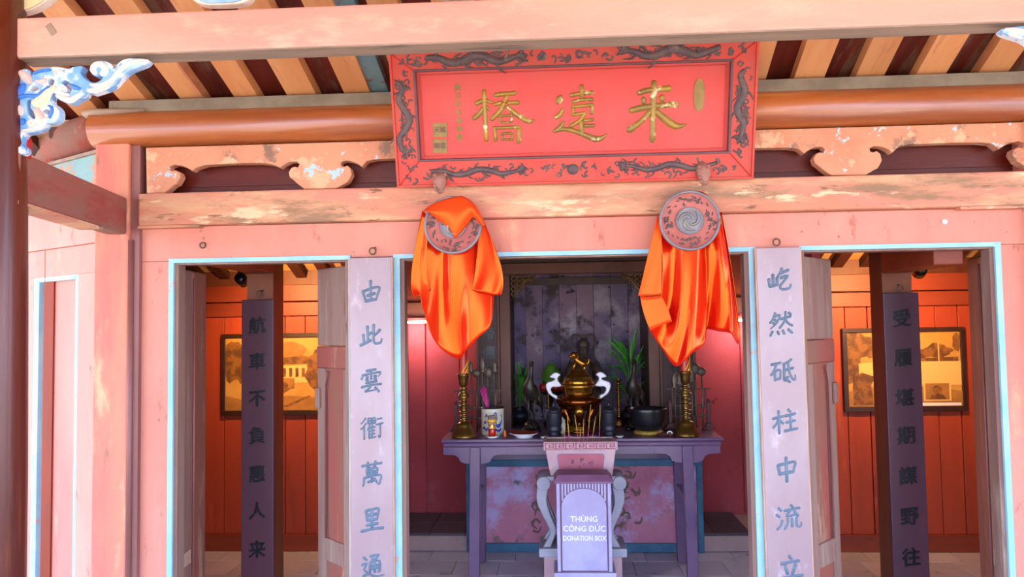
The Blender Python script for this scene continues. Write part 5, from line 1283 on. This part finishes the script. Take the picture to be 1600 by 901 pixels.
# ================================================================== stone stand, planter, donation box
YSD = .84
sx0, sx1 = X(842, 864, YSD-.03), X(980, 864, YSD-.03); scx_ = (sx0+sx1)/2
zt0 = Zz(910, 857, YSD-.03); zt1 = Zz(910, 871, YSD-.03)
t = thing('stone_stand', 'grey stone stand with bowed legs on a plinth behind the donation box', 'stand', (scx_, YSD+.1, 0))
MB().box(sx0, sx1, YSD-.03, YSD+.28, zt1, zt0).build('plinth_slab', MARBLE, t, bevel=.008)
MB().box(sx0+.03, sx1-.03, YSD, YSD+.25, 0, zt1).build('plinth_block', PLANT, t, bevel=.008)
ztop = Zz(910, 744, YSD)
MB().box(scx_-.24, scx_+.24, YSD-.0, YSD+.25, ztop-.03, ztop).build('top_slab', MARBLE, t, bevel=.008)
for s in (-1, 1):
    for yy in (YSD+.0, YSD+.19):
        pts_ = [(s*.235, ztop-.03), (s*.245, ztop-.09), (s*.25, ztop-.16), (s*.225, ztop-.24), (s*.19, ztop-.32), (s*.185, zt0+.09), (s*.205, zt0+.04), (s*.225, zt0)]
        wv = [.042, .044, .040, .034, .028, .022, .026, .03]
        a = [(scx_+x_-w_, z_) for (x_, z_), w_ in zip(pts_, wv)]; b_ = [(scx_+x_+w_*.6, z_) for (x_, z_), w_ in zip(pts_, wv)]
        MB().shape([cat(a, n=3)+list(reversed(cat(b_, n=3)))], lambda u, v, n: (u, yy+.06-n, v), .06, .006).build('leg', MARBLE, t)
    MB(Matrix.Translation((scx_+s*.245, YSD-.01, ztop-.045)) @ Matrix.Rotation(math.radians(-90), 4, 'X')).lathe([(.042, 0), (.046, .01), (.046, .26), (.042, .27)], (0, 0, 0), 20).build('scroll', MARBLE, t)
# planter
px0, px1 = X(849, 690, YSD), X(965, 690, YSD); bx0_, bx1_ = X(860, 742, YSD+.02), X(957, 742, YSD+.02)
zp1 = Zz(907, 690, YSD); zp0 = ztop+.001; zk = Zz(907, 703, YSD)
D0, D1 = YSD, YSD+.24
t = thing('planter', 'pink stone incense planter with a key-pattern rim on the stone stand', 'planter', ((px0+px1)/2, YSD+.12, zp0))
MB().hexa([(bx0_, D0+.02, zp0), (bx1_, D0+.02, zp0), (bx1_, D1-.02, zp0), (bx0_, D1-.02, zp0)], [(px0+.012, D0+.006, zk), (px1-.012, D0+.006, zk), (px1-.012, D1-.006, zk), (px0+.012, D1-.006, zk)]).build('trough', PLANT, t, bevel=.006)
for a, b_, c, d in ((px0, px1, D0, D0+.022), (px0, px1, D1-.022, D1), (px0, px0+.022, D0+.022, D1-.022), (px1-.022, px1, D0+.022, D1-.022)):
    MB().box(a, b_, c, d, zk, zp1).build('rim', PLANT, t, bevel=.003)
MB().box(px0+.02, px1-.02, D0+.02, D1-.02, zk, zp1-.008).build('ash', SANDM, t)
q = MB(); nk = 7; cw = (px1-px0-.02)/nk; hh = zp1-zk-.014
for k in range(nk):
    x0_ = px0+.01+cw*k; z0_ = zk+.007
    for (a, b_, c, d) in ((0, 1, .0, .12), (0, .12, 0, 1), (0, .88, .88, 1), (.76, .88, .3, 1), (.36, .88, .3, .42), (.36, .48, .3, .68), (.36, .66, .58, .70)):
        q.box(x0_+a*cw, x0_+b_*cw, D0-.004, D0, z0_+c*hh, z0_+d*hh)
o = q.build('key_pattern', PLANTR, t); o['kind'] = 'stuff'
# sunken front field with a pale line
def pf(u, v):   # on the sloping front
    k = v; xl = bx0_+(px0+.012-bx0_)*k; xr2 = bx1_+(px1-.012-bx1_)*k
    return Vector((xl+(xr2-xl)*u, D0+.02-.014*k-.001, zp0+(zk-zp0)*k))
def rr_(u0, u1, v0, v1, r):
    out = []
    for cu, cv, a0 in ((u1-r, v1-r, 0), (u0+r, v1-r, 1), (u0+r, v0+r, 2), (u1-r, v0+r, 3)):
        for j in range(5):
            g_ = (a0+j/4)*math.pi/2; out.append((cu+r*math.cos(g_), cv+r*1.6*math.sin(g_)))
    return out
def pm(a, b, n): v = pf(a, b); return (v.x, v.y-n, v.z)
MB().shape([rr_(.14, .86, .22, .86, .07)], pm, .003).build('pale_line', MARBLE, t)
MB().shape([rr_(.155, .845, .25, .83, .06)], pm, .005).build('rose_field', PLANTR, t)
q = MB(); r4 = random.Random(2)
for cu in (.36, .50, .64):
    for k in range(7):
        a = (cu+r4.uniform(-.035, .035), .52+r4.uniform(-.14, .14)); q.brush([a, (a[0]+r4.uniform(-.03, .03), a[1]+r4.uniform(-.1, .1))], .007, .002, lambda u, v, n: pm(u, v, n+.005))
o = q.build('worn_motif', mat('worn_dark_print', '#5a4450', None, .7, bump=0), t); o['kind'] = 'stuff'
# incense sticks in the planter
for k, (xb, yb, xt_, yt_) in enumerate(((883, 690, 881, 660), (889, 690, 886, 645), (890, 691, 888, 662), (904, 691, 898, 648), (906, 690, 907, 672), (911, 690, 912, 655), (918, 690, 923, 632), (925, 691, 931, 650), (936, 690, 938, 632))):
    a = at(xb, yb, YSD+.07+.012*(k % 4)); b_ = at(xt_, yt_, YSD+.08+.012*(k % 4)); a.z = zp1-.014
    lab = ('far left stub', 'tall one at the left', 'second stub from the left', 'tall leaning one left of centre', 'short one at the centre', 'upright one right of centre', 'tallest leaning one right of centre', 'slanting one second from right', 'tall upright one at the far right')[k]
    s = thing('incense_stick', 'thin incense stick in the planter, '+lab, 'incense stick', a, 'incense sticks in the stone planter')
    c = a.lerp(b_, .35)
    MB().tube([a, c], .0022, 6).build('magenta_foot', STICKP, s); MB().tube([c, b_], .0024, 6).build('ochre_stick', STICKY, s)

# donation box
YDB = .56
dx0, dx1 = X(870, 820, YDB), X(956, 820, YDB)
zd1 = Zz(912, 755, YDB); zd0 = Zz(912, 893, YDB)
t = thing('donation_box', 'lavender-grey wooden donation box with arched front panel and white lettering', 'box', ((dx0+dx1)/2, YDB+.1, 0))
MB().box(dx0, dx1, YDB+.012, YDB+.22, zd0, zd1).build('body', BOXD, t)
MB().box(dx0-.012, dx1+.012, YDB-.008, YDB+.235, zd1, zd1+.012).build('cornice', BOXD, t, bevel=.003)
lo = [(dx0-.016, YDB-.012, zd1+.013), (dx1+.016, YDB-.012, zd1+.013), (dx1+.016, YDB+.24, zd1+.013), (dx0-.016, YDB+.24, zd1+.013)]; z_ = zd1+.05
MB().hexa(lo, [(dx0+.01, YDB+.02, z_), (dx1-.01, YDB+.02, z_), (dx1-.01, YDB+.2, z_), (dx0+.01, YDB+.2, z_)]).build('lid', BOXD, t, bevel=.004)
MB().box(dx0-.022, dx1+.022, YDB-.02, YDB+.24, 0, zd0-.001).build('foot_plinth', BOXM, t, bevel=.006)
for a in (dx0, dx1-.022): MB().box(a, a+.022, YDB-.002, YDB+.012, zd0, zd1).build('corner_bead', BOXM, t, bevel=.004)
axc = (dx0+dx1)/2; ra = (dx1-dx0)/2-.030; zs = zd1-.145
arch = [(axc-ra, zd0+.006), (axc+ra, zd0+.006)] + [(axc+ra*math.cos(g_*math.pi/16), zs+.115*math.sin(g_*math.pi/16)) for g_ in range(17)]
ap_ = MB().shape([arch], lambda a, b, n: (a, YDB+.012-n, b), .010, .002).build('arched_panel', BOXM, t)
nf = 15
f0 = None
for k in range(nf):
    xk = dx0+.028+(dx1-dx0-.056)*(k+.5)/nf; u = (xk-axc)/ra
    zb2 = zs+.115*math.sqrt(max(0, 1-u*u))+.004
    if zb2 < zd1-.01: MB().box(xk-.0055, xk+.0055, YDB+.002, YDB+.012, zb2, zd1-.002).build('flute', BOXM, t)
for body, y, s_ in (('THÙNG', 811, .047), ('CÔNG DỨC', 826, .047), ('DONATION BOX', 841, .042)):
    zz = Zz(912, y, YDB)
    q = MB().text(body, s_, lambda a, b, n: (axc+a*(.80 if 'BOX' in body else 1.0), YDB+.0015-n, zz+b), .002, .0006); 
    if 'DỨC' in body: q.box(axc+.026, axc+.039, YDB-.0005, YDB+.0015, zz+.0005, zz+.004)
    q.build('lettering', WHITEP, ap_)

# ---- slim tube lamps under the rear wall beam
for px, py, lab in ((650, 503, 'slim white tube lamp on the rear wall at the left of the middle bay'), (1160, 500, 'slim white tube lamp on the rear wall at the right of the middle bay')):
    c = at(px, py, YW-.16)
    t = thing('tube_lamp', lab, 'lamp', c)
    MB().box(c.x-.10, c.x+.10, YW-.175, YW-.12, c.z+.01, c.z+.04).build('housing', RACKW, t, bevel=.004)
    MB(Matrix.Translation((c.x-.09, YW-.15, c.z)) @ Matrix.Rotation(math.radians(90), 4, 'Y')).lathe([(.010, 0), (.011, .005), (.011, .175), (.010, .18)], (0, 0, 0), 12).build('tube', emis('tube_glow', '#ffe8c8', 1.4), t)
    ld = bpy.data.lights.new('tube_light', 'POINT'); ld.energy = 4.2; ld.color = (1.0, .86, .78); ld.shadow_soft_size = .09
    lo_ = bpy.data.objects.new('tube_light', ld); COL.objects.link(lo_); lo_.parent = t; lo_.location = (0, -.10, -.06)
